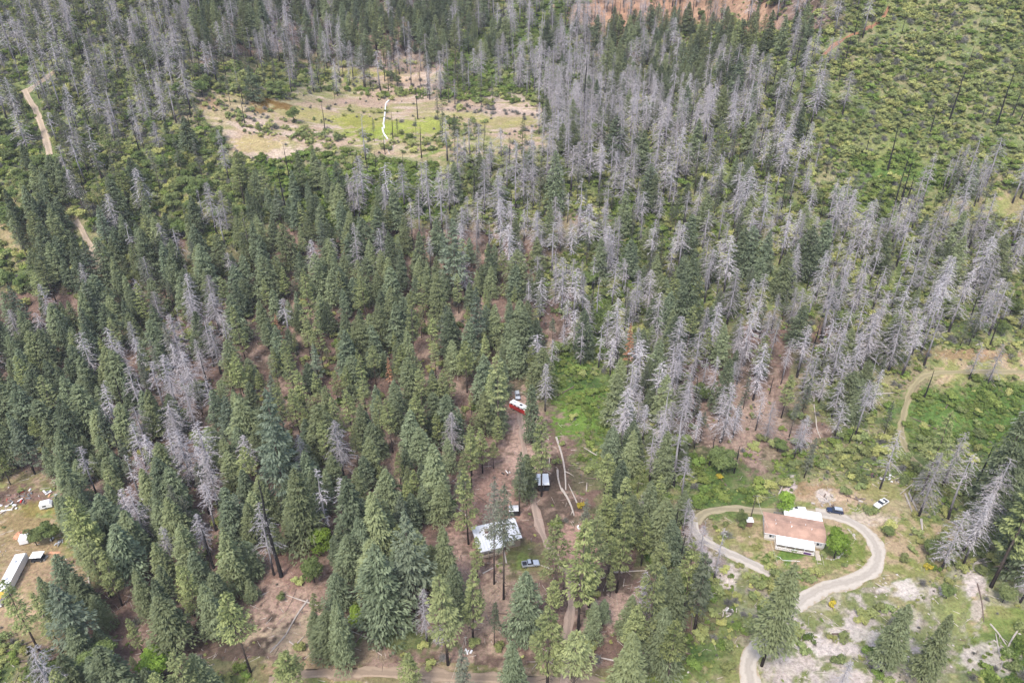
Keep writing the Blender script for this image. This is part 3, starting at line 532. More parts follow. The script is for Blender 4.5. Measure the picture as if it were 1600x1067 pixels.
plant('fir', 602, 988, 856, label='large dark fir in front of the dense stand above the leaf-strewn slope', wide=1.25, var=2)
plant('bluefir', 650, 960, 798, label='greyish fir with a pale top behind the large dark fir')
plant('fir', 700, 935, 818, label='bright-edged fir at the right end of the dense stand by the red path')
plant('fir', 716, 968, 880, label='short dark fir at the foot of the dense stand left of the slim pine')
plant('fir', 560, 865, 742, label='broad grey-green fir at the front edge of the dense stand, left of centre', wide=1.3)
plant('fir', 598, 885, 766, label='broad grey-green fir right beside the one at the front edge of the dense stand', wide=1.25)
plant('fir', 480, 850, 730, label='bright green fir at the left front corner of the dense stand', wide=1.2)
plant('bluefir', 448, 790, 612, label='very large pale green fir with a long bare trunk left of centre', wide=1.0)
plant('fir', 540, 1038, 935, label='dark leaning bushy tree on the leaf-strewn slope', wide=.9)
plant('snag', 440, 900, 742, label='bare black pole of a burnt tree at the top of the leaf-strewn slope')
plant('dead', 428, 898, 775, label='feathery grey dead tree next to the black pole above the leaf-strewn slope')
plant('bluefir', 136, 1020, 908, label='silvery green spruce with spreading branches near the bottom left clearing', wide=1.2)
plant('pine', 62, 1018, 905, label='grey-green leaning pine right of the white trailer')
plant('pine', 98, 1018, 928, label='grey-green pine just right of the leaning one below the clearing with the white trailer')
plant('fir', 96, 978, 902, label='dark columnar fir at the right edge of the clearing with the white trailer', wide=.95)
plant('fir', 122, 948, 868, label='dark round-topped fir at the right edge of the clearing with the white trailer', wide=1.2)
plant('pine', 157, 902, 778, label='tall pine with a long black trunk right of the clearing with the white trailer')
plant('pine', 166, 898, 800, label='thinner pine beside the long black trunk right of the clearing')
plant('fir', 130, 848, 775, label='pale green pine-like fir at the top right corner of the left clearing')
plant('oak', 58, 852, None, 6.5, label='round green tree between the junk pile and the small camper')
plant('oak', 82, 845, None, 7.5, label='green tree above the white-roofed cart in the left clearing')
plant('fir', 1190, 1040, 878, label='dark tall fir standing beside the lower gravel drive', wide=.88, var=6)
plant('fir', 1375, 1052, 942, label='dark fir on the pale rocky slope, left one of the two', wide=1.0, var=4)
plant('fir', 1438, 1066, 960, label='dark fir on the pale rocky slope, right one of the two', wide=1.0, var=1)
plant('maple', 1303, 872, None, 11, label='round light green tree at the right end of the salmon-roofed home', wide=.85)
plant('maple', 1223, 800, None, 8.5, label='bright yellow-green tree behind the salmon-roofed home', wide=.8)
plant('maple', 505, 862, None, 9, label='bright green leaning maple above the leaf-strewn slope')
plant('maple', 562, 978, None, 7, label='bright green maple at the middle of the leaf-strewn slope')
plant('oak', 492, 910, None, 10, label='yellow-green leaning tree above the fallen forked log', wide=.8)
plant('maple', 248, 1048, None, 8, label='bright yellow-green maple near the bottom left, under the dark firs', wide=1.25)
plant('oak', 160, 1050, None, 9, label='large round green oak at the bottom left edge', wide=1.2)
plant('oak', 80, 1062, None, 9, label='dull green oak at the bottom left under the fallen poles')
plant('oak', 1160, 826, None, 3.0, label='small round shrub-tree left of the salmon-roofed home')
plant('oak', 1156, 816, None, 4.6, label='round green small tree between the two-rut drive and the garden shed')
plant('oak', 1386, 838, None, 4.0, label='small round green tree outside the bend of the gravel drive')
plant('oak', 1478, 935, None, 5.0, label='round dull green shrub-tree right of the pale rocky slope')
plant('oak', 1452, 866, None, 5.5, label='dark round shrub-tree below the fallen grey logs', wide=1.1)
plant('fir', 832, 692, 598, label='dark narrow fir right of the red and white motorhome', wide=.9, var=5)
plant('pine', 846, 775, 652, label='pale yellow-green pine in front of the dark carport shed')
plant('thin', 811, 805, 705, label='sparse dark pine left of the dark carport shed')
plant('pine', 780, 686, 553, label='yellow-green pine with a long trunk left of the red and white motorhome')
plant('bluefir', 744, 560, 450, label='blue-grey spruce with spreading branch tips in the upper middle of the dense stand', wide=1.1)
plant('bluefir', 712, 465, 342, label='pale blue-grey spruce below the dead trees in the middle', wide=1.1)
plant('pine', 492, 545, 430, label='bright tall pine rising above the dense stand left of centre')
plant('pine', 646, 560, 456, label='bright pine beside the red-brown path in the middle of the dense stand')
plant('pine', 387, 575, 478, label='yellow-green pine at the left end of the row of bright pines')
plant('rust', 610, 612, 558, label='short dead conifer with rust-orange needles in the dense stand')
plant('rust', 442, 560, 490, label='rust-tipped dying conifer left of the bright tall pine')
plant('rust', 980, 590, 505, label='rust-coloured dying conifer among the grey dead trees right of centre')
plant('dead', 1052, 760, 628, label='tall pale dead tree in front of the grey dead stand, right of the bramble gully', wide=1.1)
plant('dead', 1032, 715, 598, label='tall dead tree behind the tallest pale one, right of the bramble gully')
plant('dead', 1071, 872, 795, label='grey feathery dead tree at the left end of the gravel drive', wide=1.2)
plant('bare', 1010, 800, None, 9, label='brown leafless tree between the bramble gully and the dead stand')
plant('bare', 690, 1000, None, 6, label='grey leafless brush-tree at the foot of the dense stand')
plant('pine', 1440, 772, 640, label='leaning tall pine above the fallen grey logs')
for i, (bx, by, ty, k, lab) in enumerate([(1505, 860, 742, 'dead', 'leftmost dead tree of the cluster at the right edge'), (1520, 850, 700, 'dead', 'dead tree with spreading grey top at the right edge above the logs'), (1548, 917, 735, 'pine', 'tall pine with a thick grey trunk at the right edge'),
    (1570, 890, 690, 'fir', 'dark pine-like fir at the right edge, nearer one'), (1595, 905, 720, 'fir', 'dark fir cut by the right edge of the picture'), (1540, 800, 640, 'fir', 'dark fir behind the dead cluster at the right edge'), (1578, 800, 650, 'fir', 'dark fir above the dead cluster at the right edge')]):
    plant(k, bx, by, ty, label=lab)
plant('pine', 1182, 610, 525, label='yellow-green pine standing among the dead trees on the slope above the home')
plant('fir', 1122, 650, 558, label='dark full fir among dead trunks on the pink slope above the home')
plant('fir', 1068, 520, 398, label='broad round-topped fir in the middle of the grey dead stand', wide=1.1)
plant('fir', 867, 335, 235, label='dark fir at the lower edge of the tan meadow, right of its middle')
SN = [(1482, 193, 92), (1555, 205, 103), (1569, 48, 16), (1452, 212, 150), (1387, 266, 186), (1414, 266, 228), (1287, 186, 165), (1225, 190, 108), (1398, 322, 248), (1405, 332, 250), (1582, 180, 125), (1534, 186, 148), (1515, 98, 68), (1597, 205, 160), (1595, 85, 58),
      (1252, 245, 170), (1280, 198, 188), (1304, 212, 200), (1420, 128, 100), (1267, 95, 45), (1360, 50, 22), (1335, 55, 5), (1369, 25, 0), (508, 207, 154), (560, 272, 228), (575, 275, 232), (588, 270, 230), (492, 275, 228), (555, 290, 240), (1280, 348, 310), (1545, 480, 440),
      (525, 280, 240), (447, 330, 255), (1000, 130, 96), (383, 196, 150), (652, 270, 240), (668, 262, 236), (700, 268, 225), (630, 268, 235), (795, 270, 212)]
PLACE_S = {0: 'tallest burnt pole on the open brushy hillside at the upper right', 1: 'tall burnt pole nearest the right edge on the brushy hillside', 23: 'single dark pole standing in the tan meadow left of the white pipe', 7: 'burnt pole at the left side of the brushy hillside', 8: 'left one of the two close burnt poles below the brushy hillside', 9: 'right one of the two close burnt poles below the brushy hillside'}
for i, (bx, by, ty) in enumerate(SN): plant('snag', bx, by, ty, label=PLACE_S.get(i))
for (bx, by, ty, k) in [(460, 192, 165, 'oak'), (572, 143, 62, 'thin'), (672, 140, 85, 'thin'), (712, 118, 38, 'pine'), (455, 138, 65, 'thin'), (370, 112, 20, 'thin'), (510, 125, 55, 'thin'), (752, 165, 110, 'thin'), (725, 152, 112, 'thin'), (770, 160, 118, 'thin'), (360, 165, 118, 'thin'), (890, 120, 30, 'dead'), (912, 190, 85, 'snag'),
                        (945, 145, 55, 'fir'), (585, 222, 185, 'thin'), (622, 215, 186, 'thin'), (650, 212, 184, 'thin'), (690, 225, 188, 'thin'), (757, 220, 190, 'thin'), (712, 210, 195, 'oak'), (815, 245, 185, 'pine'), (625, 92, 22, 'pine'), (600, 95, 25, 'pine')]:
    plant(k, bx, by, ty)
plant('broom', 1449, 889, None, 1.8, label='yellow flowering bush outside the bend of the gravel drive')
plant('broom', 1299, 947, None, 1.7, label='yellow flowering bush left of the gravel drive below the home')
plant('broom', 1124, 748, None, 1.9, label='yellow flowering bush on the bank above the drive')
plant('broom', 907, 793, None, 2.0, label='yellow flowering bush at the foot of the two long fallen logs')
for (bx, by, s) in [(1190, 690, 3.6), (1210, 700, 3.8), (1180, 706, 2.6), (1232, 712, 3.0), (1345, 765, 3.0), (1370, 950, 3.0), (1440, 690, 3.0), (1450, 715, 3.2), (1130, 892, 2.5), (1190, 915, 3.0), (1175, 985, 3.2), (1255, 1020, 3.2), (1320, 1000, 3.0), (1345, 975, 2.8), (1310, 1035, 3.2), (1410, 875, 2.6),
                    (1425, 860, 2.4), (1182, 856, 2.2), (1205, 872, 2.2), (1240, 862, 1.8), (1285, 868, 2.0), (1320, 885, 1.6), (1350, 878, 1.2), (470, 1015, 3.0), (505, 1020, 3.0), (450, 1055, 2.2), (740, 1008, 3.0), (675, 1042, 2.6), (780, 1015, 3.0), (690, 1005, 1.6), (1212, 899, 3.4), (1204, 890, 2.6), (1218, 908, 3.0), (1262, 905, 3.4), (1300, 1000, 2.2), (70, 930, 2.0), (30, 1015, 2.2), (8, 1010, 2.0), (40, 1020, 2.6)]:
    plant('bush', bx, by, None, s * 0.8)
HAND = len(PLANTS)
# ---- keep-out places
for (bx, by, r) in [(1240, 830, 13.5), (776, 838, 9), (812, 632, 6), (808, 617, 4), (850, 757, 4.5), (805, 800, 3.5), (829, 880, 4), (1304, 797, 4.5), (1376, 787, 5), (20, 895, 9), (62, 870, 5), (73, 788, 5), (40, 838, 5), (1171, 815, 3), (5, 930, 7), (1247, 795, 5)]:
    p = at(bx, by); MISC_CLEAR.append((p.x, p.y, r))
def clear_mask(x, y, extra=0.0):
    k = np.ones(len(x), bool)
    for (cx, cy, r) in MISC_CLEAR: k &= (x - cx) ** 2 + (y - cy) ** 2 > (r + extra) ** 2
    for arr, w in LINES_CLEAR:
        lo = arr.min(0) - 8; hi = arr.max(0) + 8; i = np.where((x > lo[0]) & (x < hi[0]) & (y > lo[1]) & (y < hi[1]))[0]
        for s in range(0, len(i), 4000):
            j = i[s:s + 4000]; d = np.sqrt(((x[j, None] - arr[None, ::2, 0]) ** 2 + (y[j, None] - arr[None, ::2, 1]) ** 2).min(1)); k[j] &= d > w + extra
    return k
HX = np.array([(p[1], p[2]) for p in PLANTS if p[0] not in ('bush', 'broom')])
def scatter(step, jit, y0=88, y1=620):
    ys = np.arange(y0, y1, step); out = []
    for yy in ys:
        w = (60 + 0.80 * yy + 40); xs = np.arange(-w, w, step); out.append(np.column_stack([xs + 0 * yy, np.full(len(xs), yy)]))
    P = np.concatenate(out); P += (npr.rand(*P.shape) - 0.5) * 2 * jit * step; return P
# ---- trees
P = scatter(6.5, 0.45); x, y = P[:, 0], P[:, 1]; z = H(x, y); px, py, dep = project(x, y, z)
topx, topy, _ = project(x, y, z + 30)
k = (px > -90) & (px < 1690) & (py > -45) & (topy < 1075) & clear_mask(x, y, 1.2)
near = np.sqrt(((x[:, None] - HX[None, :, 0]) ** 2 + (y[:, None] - HX[None, :, 1]) ** 2).min(1)); k &= near > 3.6
x, y, px, py, dep = x[k], y[k], px[k], py[k], dep[k]
qx = px + (fbm(x, y, 18, 131, 2) - .5) * 60; qy = py + (fbm(x, y, 18, 137, 2) - .5) * 40
code = cell(TMAP, qx, qy); clump = fbm(x, y, 16, 151, 2)
OPEN = [(862, 680, 898, 806), (738, 806, 818, 866), (797, 604, 826, 650), (836, 742, 864, 775), (0, 770, 100, 940), (872, 590, 935, 680), (797, 786, 815, 806), (820, 876, 840, 890)]      # nothing tall stands in front of these places
BARE = [(1105, 780, 1420, 905), (1210, 905, 1500, 1060)]
DENS = {'F': .84, 'f': .45, 'P': .84, 'p': .28, 'D': 1.1, 'd': .48, 'M': .84, 'T': .95, 'S': .14, 's': .035, 'B': .55, '.': .0}
MIX = {'F': [('fir', .76), ('pine', .14), ('dead', .06), ('bluefir', .04)], 'f': [('fir', .8), ('pine', .2)], 'P': [('pine', .62), ('fir', .32), ('dead', .03), ('bluefir', .03)], 'p': [('pine', .72), ('thin', .18), ('fir', .1)],
       'D': [('dead', .62), ('fir', .10), ('snag', .09), ('thin', .14), ('oak', .05)], 'd': [('dead', .62), ('snag', .16), ('thin', .16), ('oak', .06)], 'M': [('fir', .50), ('dead', .30), ('thin', .15), ('pine', .05)],
       'T': [('thin', .44), ('dead', .34), ('snag', .11), ('pine', .05), ('oak', .06)], 'S': [('snag', .8), ('dead', .2)], 's': [('snag', .6), ('oak', .2), ('thin', .2)], 'B': [('oak', .80), ('fir', .10), ('thin', .10)]}
HT = {'fir': (12, 23.5), 'bluefir': (17, 25), 'pine': (14, 24), 'thin': (12, 22), 'dead': (15, 27), 'snag': (10, 21), 'oak': (5, 10), 'maple': (5, 8), 'bare': (5, 9)}
for i in range(len(x)):
    if any(a < px[i] < c_ and b < py[i] < d_ for a, b, c_, d_ in BARE): continue
    if any(a - 12 < px[i] < c_ + 12 and py[i] > b and py[i] - 20 * FPX / dep[i] < d_ for a, b, c_, d_ in OPEN): continue
    c = chr(code[i]); dn = DENS[c] * (0.62 + 0.76 * clump[i])
    if rnd.random() > dn: continue
    t = rnd.random(); kind = MIX[c][0][0]
    for kk, w in MIX[c]:
        if t < w: kind = kk; break
        t -= w
    if kind in ('fir', 'pine') and rnd.random() < .16: h = rnd.uniform(7, 15)
    else: h = rnd.uniform(*HT[kind])
    PLANTS.append([kind, x[i], y[i], h, rnd.randrange(len(KINDS[kind]['tr'])), rnd.uniform(0, 6.28), {'fir': rnd.uniform(1.1, 1.7), 'pine': rnd.uniform(.9, 1.3), 'dead': rnd.uniform(.95, 1.7)}.get(kind, rnd.uniform(.9, 1.3)), None, False])
# ---- bushes
BD = {'g': (1.15, [('bush', .60), ('lush', .22), ('grey', .18)]), 'l': (1.3, [('lush', .86), ('bush', .12), ('grey', .02)]), 'y': (.14, [('bush', .8), ('grey', .2)]), 'm': (.07, [('bush', .5), ('grey', .5)]),
      'd': (.13, [('bush', .55), ('grey', .35), ('lush', .10)]), 'p': (.34, [('bush', .6), ('grey', .3), ('lush', .1)]), 'o': (.05, [('bush', .8), ('grey', .2)])}
P = scatter(1.7, 0.5, 92, 600); x, y = P[:, 0], P[:, 1]; z = H(x, y); px, py, dep = project(x, y, z)
k = (px > -60) & (px < 1660) & (py > -30) & (py < 1100); x, y, px, py = x[k], y[k], px[k], py[k]
k = clear_mask(x, y, 0.7); x, y, px, py = x[k], y[k], px[k], py[k]
code = cell(GMAP, px + (fbm(x, y, 14, 31, 3) - 0.5) * 70, py + (fbm(x, y, 14, 47, 3) - 0.5) * 46); tcode = cell(TMAP, px, py); clump = fbm(x, y, 10, 171, 2)
inp = np.zeros(len(x)); 
for (cx, cy, rx, ry, c3, st) in PATCH:
    if c3[0] > c3[1] * 1.02 or (c3[1] > .19 and c3[0] > .15): inp = np.maximum(inp, ((((px - cx) / rx) ** 2 + ((py - cy) / ry) ** 2) < 1.0) * st)
for i in range(len(x)):
    c = chr(code[i]); dn, mix = BD[c]
    if chr(tcode[i]) in 'dDMTB' and c in 'd': dn *= 2.2
    dn *= np.clip((clump[i] - .30) * 4.5, 0.30, 1.8) if c in 'gl' else np.clip((clump[i] - .36) * 5.5, 0.04, 1.8) * (1 - .85 * inp[i])
    lowr = px[i] > 1080 and py[i] > 680
    if lowr: dn *= 2.0 if c == 'g' else 1.3
    if rnd.random() > dn: continue
    t = rnd.random(); kind = mix[0][0]
    for kk, w in mix:
        if t < w: kind = kk; break
        t -= w
    if kind != 'grey' and px[i] < 340 and py[i] < 230 and rnd.random() < .3: kind = 'grey'
    far = min(1.0, max(0.0, (y[i] - 190) / 110)); s = rnd.uniform(.30 + .6 * far, .8 + 1.1 * far) if rnd.random() < .78 else rnd.uniform(1.1 + .8 * far, 2.4 + 1.6 * far)
    if lowr: s *= 1.25
    PLANTS.append([kind, x[i], y[i], s * KINDS[kind]['h'] / 2.0, rnd.randrange(len(KINDS[kind]['cr'])), rnd.uniform(0, 6.28), rnd.uniform(.9, 1.25), None, False])
# band of pale green willows behind the tan meadow
for i in range(70):
    bx = rnd.uniform(505, 860); by = 142 + (bx - 500) * 0.052 + rnd.uniform(-5, 5); p = at(bx, by)
    PLANTS.append(['lush' if rnd.random() < .45 else 'bush', p.x, p.y, rnd.uniform(1.8, 3.6), rnd.randrange(4), rnd.uniform(0, 6.28), rnd.uniform(.8, 1.1), None, False])

for (x0, y0, x1, y1, n_, w_, kk) in [(385, 203, 545, 220, 70, 12, 'bush'), (300, 150, 400, 190, 60, 22, 'bush'), (300, 150, 420, 185, 40, 20, 'grey'), (590, 226, 860, 240, 50, 8, 'bush'), (520, 128, 860, 142, 60, 14, 'grey'), (520, 136, 860, 152, 50, 6, 'bush'), (480, 232, 600, 262, 60, 14, 'bush'), (700, 168, 850, 182, 40, 7, 'grey')]:
    for i in range(n_):
        t = rnd.random(); p = at(x0 + (x1 - x0) * t, y0 + (y1 - y0) * t + rnd.uniform(-w_, w_) * .8); PLANTS.append([kk, p.x, p.y, rnd.uniform(.8, 2.6), rnd.randrange(3), rnd.uniform(0, 6.28), rnd.uniform(.9, 1.2), None, False])

# ============================================================ individuals and the rest
ZONES = [  # x0, y0, x1, y1 in the photograph -> where
 ((0, 860, 240, 1300), 'beside the white trailer clearing, bottom left'), ((0, 700, 240, 860), 'around the junk pile above the left clearing'),
 ((240, 860, 420, 1300), 'left of the leaf-strewn slope'), ((420, 880, 720, 1300), 'on the leaf-strewn slope at the bottom'),
 ((720, 860, 870, 1300), 'below the metal-roofed house'), ((870, 860, 1070, 1300), 'around the pink clearing at the bottom centre'),
 ((1070, 860, 1260, 1300), 'left of the lower gravel drive'), ((1260, 880, 1480, 1300), 'on the pale rocky slope'), ((1480, 860, 1700, 1300), 'in the bottom right corner'),
 ((700, 740, 870, 860), 'around the metal-roofed house'), ((870, 740, 1070, 860), 'between metal-roofed house and drive'), ((1070, 740, 1400, 880), 'around the salmon-roofed home'), ((1400, 740, 1700, 860), 'right of the parked white pickup'),
 ((240, 700, 400, 860), 'in the lower left streak of dead trees'), ((400, 700, 560, 880), 'at the left front of the dense central stand'), ((560, 700, 700, 880), 'at the right front of the dense central stand'),
 ((0, 560, 200, 700), 'in the dark stand above the left clearing'), ((200, 540, 360, 700), 'in the pale dead grove left of centre'), ((360, 580, 520, 700), 'in the left middle of the dense central stand'), ((520, 580, 680, 700), 'in the middle of the dense central stand'), ((680, 580, 840, 740), 'left of the red and white motorhome'), ((840, 560, 960, 740), 'in the bramble gully right of the motorhome'),
 ((960, 560, 1120, 740), 'just right of the bright bramble gully'), ((1120, 560, 1280, 740), 'on the pink slope above the salmon-roofed home'), ((1280, 560, 1410, 740), 'left of the grassy track at the right'), ((1410, 560, 1700, 740), 'around the bramble field at the right edge'),
 ((0, 400, 180, 560), 'in the upper dark left stand'), ((180, 400, 360, 560), 'above the pale dead grove on the left'), ((360, 440, 520, 580), 'among the bright pines left of centre'), ((520, 440, 680, 580), 'among the bright pines in the centre'), ((680, 440, 840, 580), 'in upper right of dense stand'), ((840, 420, 1000, 560), 'in the grey dead stand just right of centre'),
 ((1000, 420, 1160, 560), 'in the mixed stand right of centre'), ((1160, 420, 1320, 560), 'in the dead stand above the pink slope'), ((1320, 420, 1700, 560), 'above the track at the right edge'),
 ((0, 260, 180, 400), 'around the pale footpath at the left edge'), ((180, 260, 400, 400), 'in the green oak brush left of the meadow'), ((400, 300, 600, 440), 'below the left end of the meadow'), ((600, 300, 840, 440), 'below the middle of the meadow'), ((840, 260, 1000, 420), 'below the right end of the meadow'),
 ((1000, 260, 1240, 420), 'beside the pale log on the upper right slope'), ((1240, 260, 1420, 420), 'below the open brushy hillside'), ((1420, 260, 1700, 420), 'below brushy hillside at right edge'),
 ((0, -200, 110, 260), 'at the forked track in the upper left corner'), ((110, -200, 290, 260), 'in the thin pines at the upper left'), ((290, -200, 560, 130), 'behind the left end of the meadow'), ((560, -200, 720, 140), 'behind the middle of the meadow'), ((720, -200, 900, 175), 'by the green gully at the top centre'), ((900, -200, 1100, 150), 'below the orange bank at the top'), ((1100, -200, 1260, 150), 'right of the orange bank at the top'),
 ((290, 130, 860, 300), 'around the tan meadow'), ((860, 150, 1060, 300), 'at the right end of the meadow'), ((1060, 150, 1260, 300), 'in the dead stand below the orange bank'), ((1260, -200, 1420, 260), 'on the brushy hillside\'s left'), ((1420, -200, 1700, 300), 'on the brushy hillside\'s right')]
LOOK = {'fir': ('dark green fir', 'fir tree'), 'bluefir': ('pale blue-green fir', 'fir tree'), 'pine': ('yellow-green pine', 'pine tree'), 'thin': ('thin grey-green pine', 'pine tree'), 'dead': ('feathery grey dead conifer', 'dead tree'), 'rust': ('rust-coloured dying conifer', 'dead tree'),
        'snag': ('bare black burnt trunk', 'burnt tree'), 'oak': ('round-crowned green oak', 'oak tree'), 'maple': ('bright green maple', 'maple tree'), 'bare': ('leafless grey tree', 'bare tree'), 'bush': ('olive green bush', 'bush'), 'lush': ('bright green bramble bush', 'bush'), 'grey': ('grey twiggy bush', 'bush'), 'broom': ('yellow flowering bush', 'bush')}
def zone(px, py):
    for (a, b, c, d), s in ZONES:
        if a <= px < c and b <= py < d: return s
    return 'at the edge of the picture'
info = []
for i, p in enumerate(PLANTS):
    zz = ground(p[1], p[2]); bx, by, dp = project(p[1], p[2], zz); tx, ty, _ = project(p[1], p[2], zz + p[3])
    vis = (bx > -15 or tx > -15) and (bx < 1615 or tx < 1615) and by > 4 and ty < 1062
    info.append((zz, bx, by, tx, ty, p[3] / dp, vis))
byname = {}
for i, p in enumerate(PLANTS):
    byname.setdefault(KINDS[p[0]]['name'], []).append(i)
solo = set()
for nm, ids in byname.items():
    ids = [i for i in ids if info[i][6]]
    if nm.endswith('bush'): ids = [i for i in ids if info[i][5] * 1100 > 8]
    ids.sort(key=lambda i: -(info[i][5] + (10 if PLANTS[i][8] else 0))); solo |= set(ids[:300])
ORD = ('leftmost', 'second', 'third', 'fourth', 'fifth', 'sixth', 'seventh', 'eighth', 'ninth', 'tenth')
def fit(t):
    w = t.split()
    while len(w) > 16:
        k = [i for i, q in enumerate(w) if q in ('the', 'round-crowned', 'feathery')]
        if not k: break
        w.pop(k[-1])
    return ' '.join(w)
def name_all(items):
    """items: key, look, plural, zone, px, size, py -> label and group for each; size classes, then order from the left and right"""
    out = {}; sets = {}
    for it in items: sets.setdefault((it[1], it[3]), []).append(it)
    for (look, zn), L_ in sets.items():
        grp = '%s %s' % (L_[0][2], zn)
        if len(L_) == 1: out[L_[0][0]] = ('only %s %s' % (look, zn), grp); continue
        sz = sorted(i[5] for i in L_); n = len(sz); cls = {}
        words = ('small', 'tall') if n < 9 else ('small', 'mid-sized', 'tall')
        if 'bush' in look or 'log' in look: words = tuple(w.replace('tall', 'large') for w in words)
        for it in L_:
            k = sum(it[5] > sz[int(n * (q + 1) / len(words))] for q in range(len(words) - 1)) if n > 2 else int(it[5] > sz[0]) * (len(words) - 1)
            cls.setdefault(words[k], []).append(it)
        for w, C_ in cls.items():
            C_.sort(key=lambda i: -i[6]); nrow = max(1, (len(C_) + 9) // 12 + (len(C_) > 12)); nrow = min(nrow, 4); rows_ = ['front-row ', 'back-row '] if nrow == 2 else ['front-row ', 'mid-row ', 'back-row '] if nrow == 3 else ['front-row ', 'second-row ', 'third-row ', 'back-row '] if nrow == 4 else ['']
            for q in range(len(rows_)):
                R_ = sorted(C_[q * len(C_) // len(rows_):(q + 1) * len(C_) // len(rows_)], key=lambda i: i[4]); m_ = len(R_); ww = rows_[q] + w
                for j, it in enumerate(R_):
                    r_ = m_ - 1 - j
                    if m_ == 1: t_ = 'the %s %s' % (ww, look)
                    elif j <= r_: t_ = '%s %s' % (ORD[min(j, 9)], ww + ' ' + look) + (' from left' if j else '')
                    else: t_ = '%s %s' % ('rightmost' if r_ == 0 else ORD[min(r_, 9)], ww + ' ' + look) + (' from right' if r_ else '')
                    out[it[0]] = (fit('%s %s' % (t_, zn)), grp)
    return out
labels = {}; items = []
for i in sorted(solo):
    p = PLANTS[i]
    if p[7]: labels[i] = (p[7], None); continue
    look = LOOK[p[0]][0]; pl = look + ('es' if look.endswith('bush') else 's')
    items.append((i, look, pl, zone(info[i][1], info[i][2]), info[i][1], p[3], info[i][2]))
labels.update(name_all(items))
def place_tree(i):
    kd, x, y, h, v, rot, wide, lab, hand = PLANTS[i]; K = KINDS[kd]; s = h / K['h']; lab, grp = labels[i]
    cr, tr = K['cr'][v], K['tr'][v]
    if tr is None or cr is None:
        o = bpy.data.objects.new(K['name'], cr or tr)
    else:
        o = bpy.data.objects.new(K['name'], None); o.empty_display_size = .5
    COL.objects.link(o); o.location = (x, y, info[i][0] - 0.05); o.scale = (s * wide, s * wide, s); o.rotation_euler = (rnd.uniform(-.03, .03), rnd.uniform(-.03, .03), rot)
    tag(o, lab, LOOK[kd][1], grp)
    if tr is not None and cr is not None:
        for nm, me in (('trunk', tr), ('branches' if kd in ('dead', 'rust', 'bare') else 'crown', cr)):
            c = bpy.data.objects.new(nm, me); COL.objects.link(c); c.parent = o
for i in sorted(solo): place_tree(i)
# ---- what is past the limit: one object per kind, instanced with geometry nodes
def stuff_points(name, kinds, ids, label):
    if not ids: return
    V = np.array([(PLANTS[i][1], PLANTS[i][2], info[i][0] - 0.05) for i in ids], np.float32)
    me = bpy.data.meshes.new(name); me.vertices.add(len(V)); me.vertices.foreach_set('co', V.ravel())
    slots = [(kd, v) for kd in kinds for v in range(len(KINDS[kd]['tr']))]; ix = {s: n for n, s in enumerate(slots)}
    a = me.attributes.new('idx', 'INT', 'POINT'); a.data.foreach_set('value', np.array([ix[(PLANTS[i][0], PLANTS[i][4])] for i in ids], np.int32))
    a = me.attributes.new('rot', 'FLOAT_VECTOR', 'POINT'); a.data.foreach_set('vector', np.array([(0, 0, PLANTS[i][5]) for i in ids], np.float32).ravel())
    a = me.attributes.new('scl', 'FLOAT_VECTOR', 'POINT'); a.data.foreach_set('vector', np.array([(PLANTS[i][3] / KINDS[PLANTS[i][0]]['h'] * PLANTS[i][6],) * 2 + (PLANTS[i][3] / KINDS[PLANTS[i][0]]['h'],) for i in ids], np.float32).ravel())
    o = bpy.data.objects.new(name, me); COL.objects.link(o); tag(o, label, None, None, 'stuff')
    ng = bpy.data.node_groups.new(name, 'GeometryNodeTree'); ng.interface.new_socket(name='Geometry', in_out='INPUT', socket_type='NodeSocketGeometry'); ng.interface.new_socket(name='Geometry', in_out='OUTPUT', socket_type='NodeSocketGeometry')
    N = ng.nodes; L = ng.links; gi = N.new('NodeGroupInput'); go_ = N.new('NodeGroupOutput'); jn = N.new('GeometryNodeJoinGeometry')
    def attr(nm, ty):
        n = N.new('GeometryNodeInputNamedAttribute'); n.data_type = ty; n.inputs['Name'].default_value = nm; return n.outputs['Attribute']
    ai, ar, as_ = attr('idx', 'INT'), attr('rot', 'FLOAT_VECTOR'), attr('scl', 'FLOAT_VECTOR')
    for n, (kd, v) in enumerate(slots):
        if not any(PLANTS[i][0] == kd and PLANTS[i][4] == v for i in ids): continue
        cmpn = N.new('FunctionNodeCompare'); cmpn.data_type = 'INT'; cmpn.operation = 'EQUAL'; cmpn.inputs[3].default_value = n; L.new(ai, cmpn.inputs[2])
        for me_ in (KINDS[kd]['cr'][v], KINDS[kd]['tr'][v]):
            if me_ is None: continue
            src = OBJ_OF.get(me_.name)
            if src is None: continue
            oi = N.new('GeometryNodeObjectInfo'); oi.transform_space = 'ORIGINAL'; oi.inputs['Object'].default_value = src; oi.inputs['As Instance'].default_value = True
            ip = N.new('GeometryNodeInstanceOnPoints'); L.new(gi.outputs[0], ip.inputs['Points']); L.new(oi.outputs['Geometry'], ip.inputs['Instance']); L.new(cmpn.outputs[0], ip.inputs['Selection'])
            L.new(ar, ip.inputs['Rotation']); L.new(as_, ip.inputs['Scale']); L.new(ip.outputs[0], jn.inputs[0])
    L.new(jn.outputs[0], go_.inputs[0]); md = o.modifiers.new('scatter', 'NODES'); md.node_group = ng
    return o
OBJ_OF = {}
for o in COL.objects:
    if o.type == 'MESH' and o.data.name not in OBJ_OF: OBJ_OF[o.data.name] = o
rest = [i for i in range(len(PLANTS)) if i not in solo]
def ids_of(*kds): return [i for i in rest if PLANTS[i][0] in kds]
stuff_points('distant_conifers', ['fir', 'bluefir', 'pine', 'thin', 'rust'], ids_of('fir', 'bluefir', 'pine', 'thin', 'rust'), 'green firs and pines massed over the middle and far slopes')
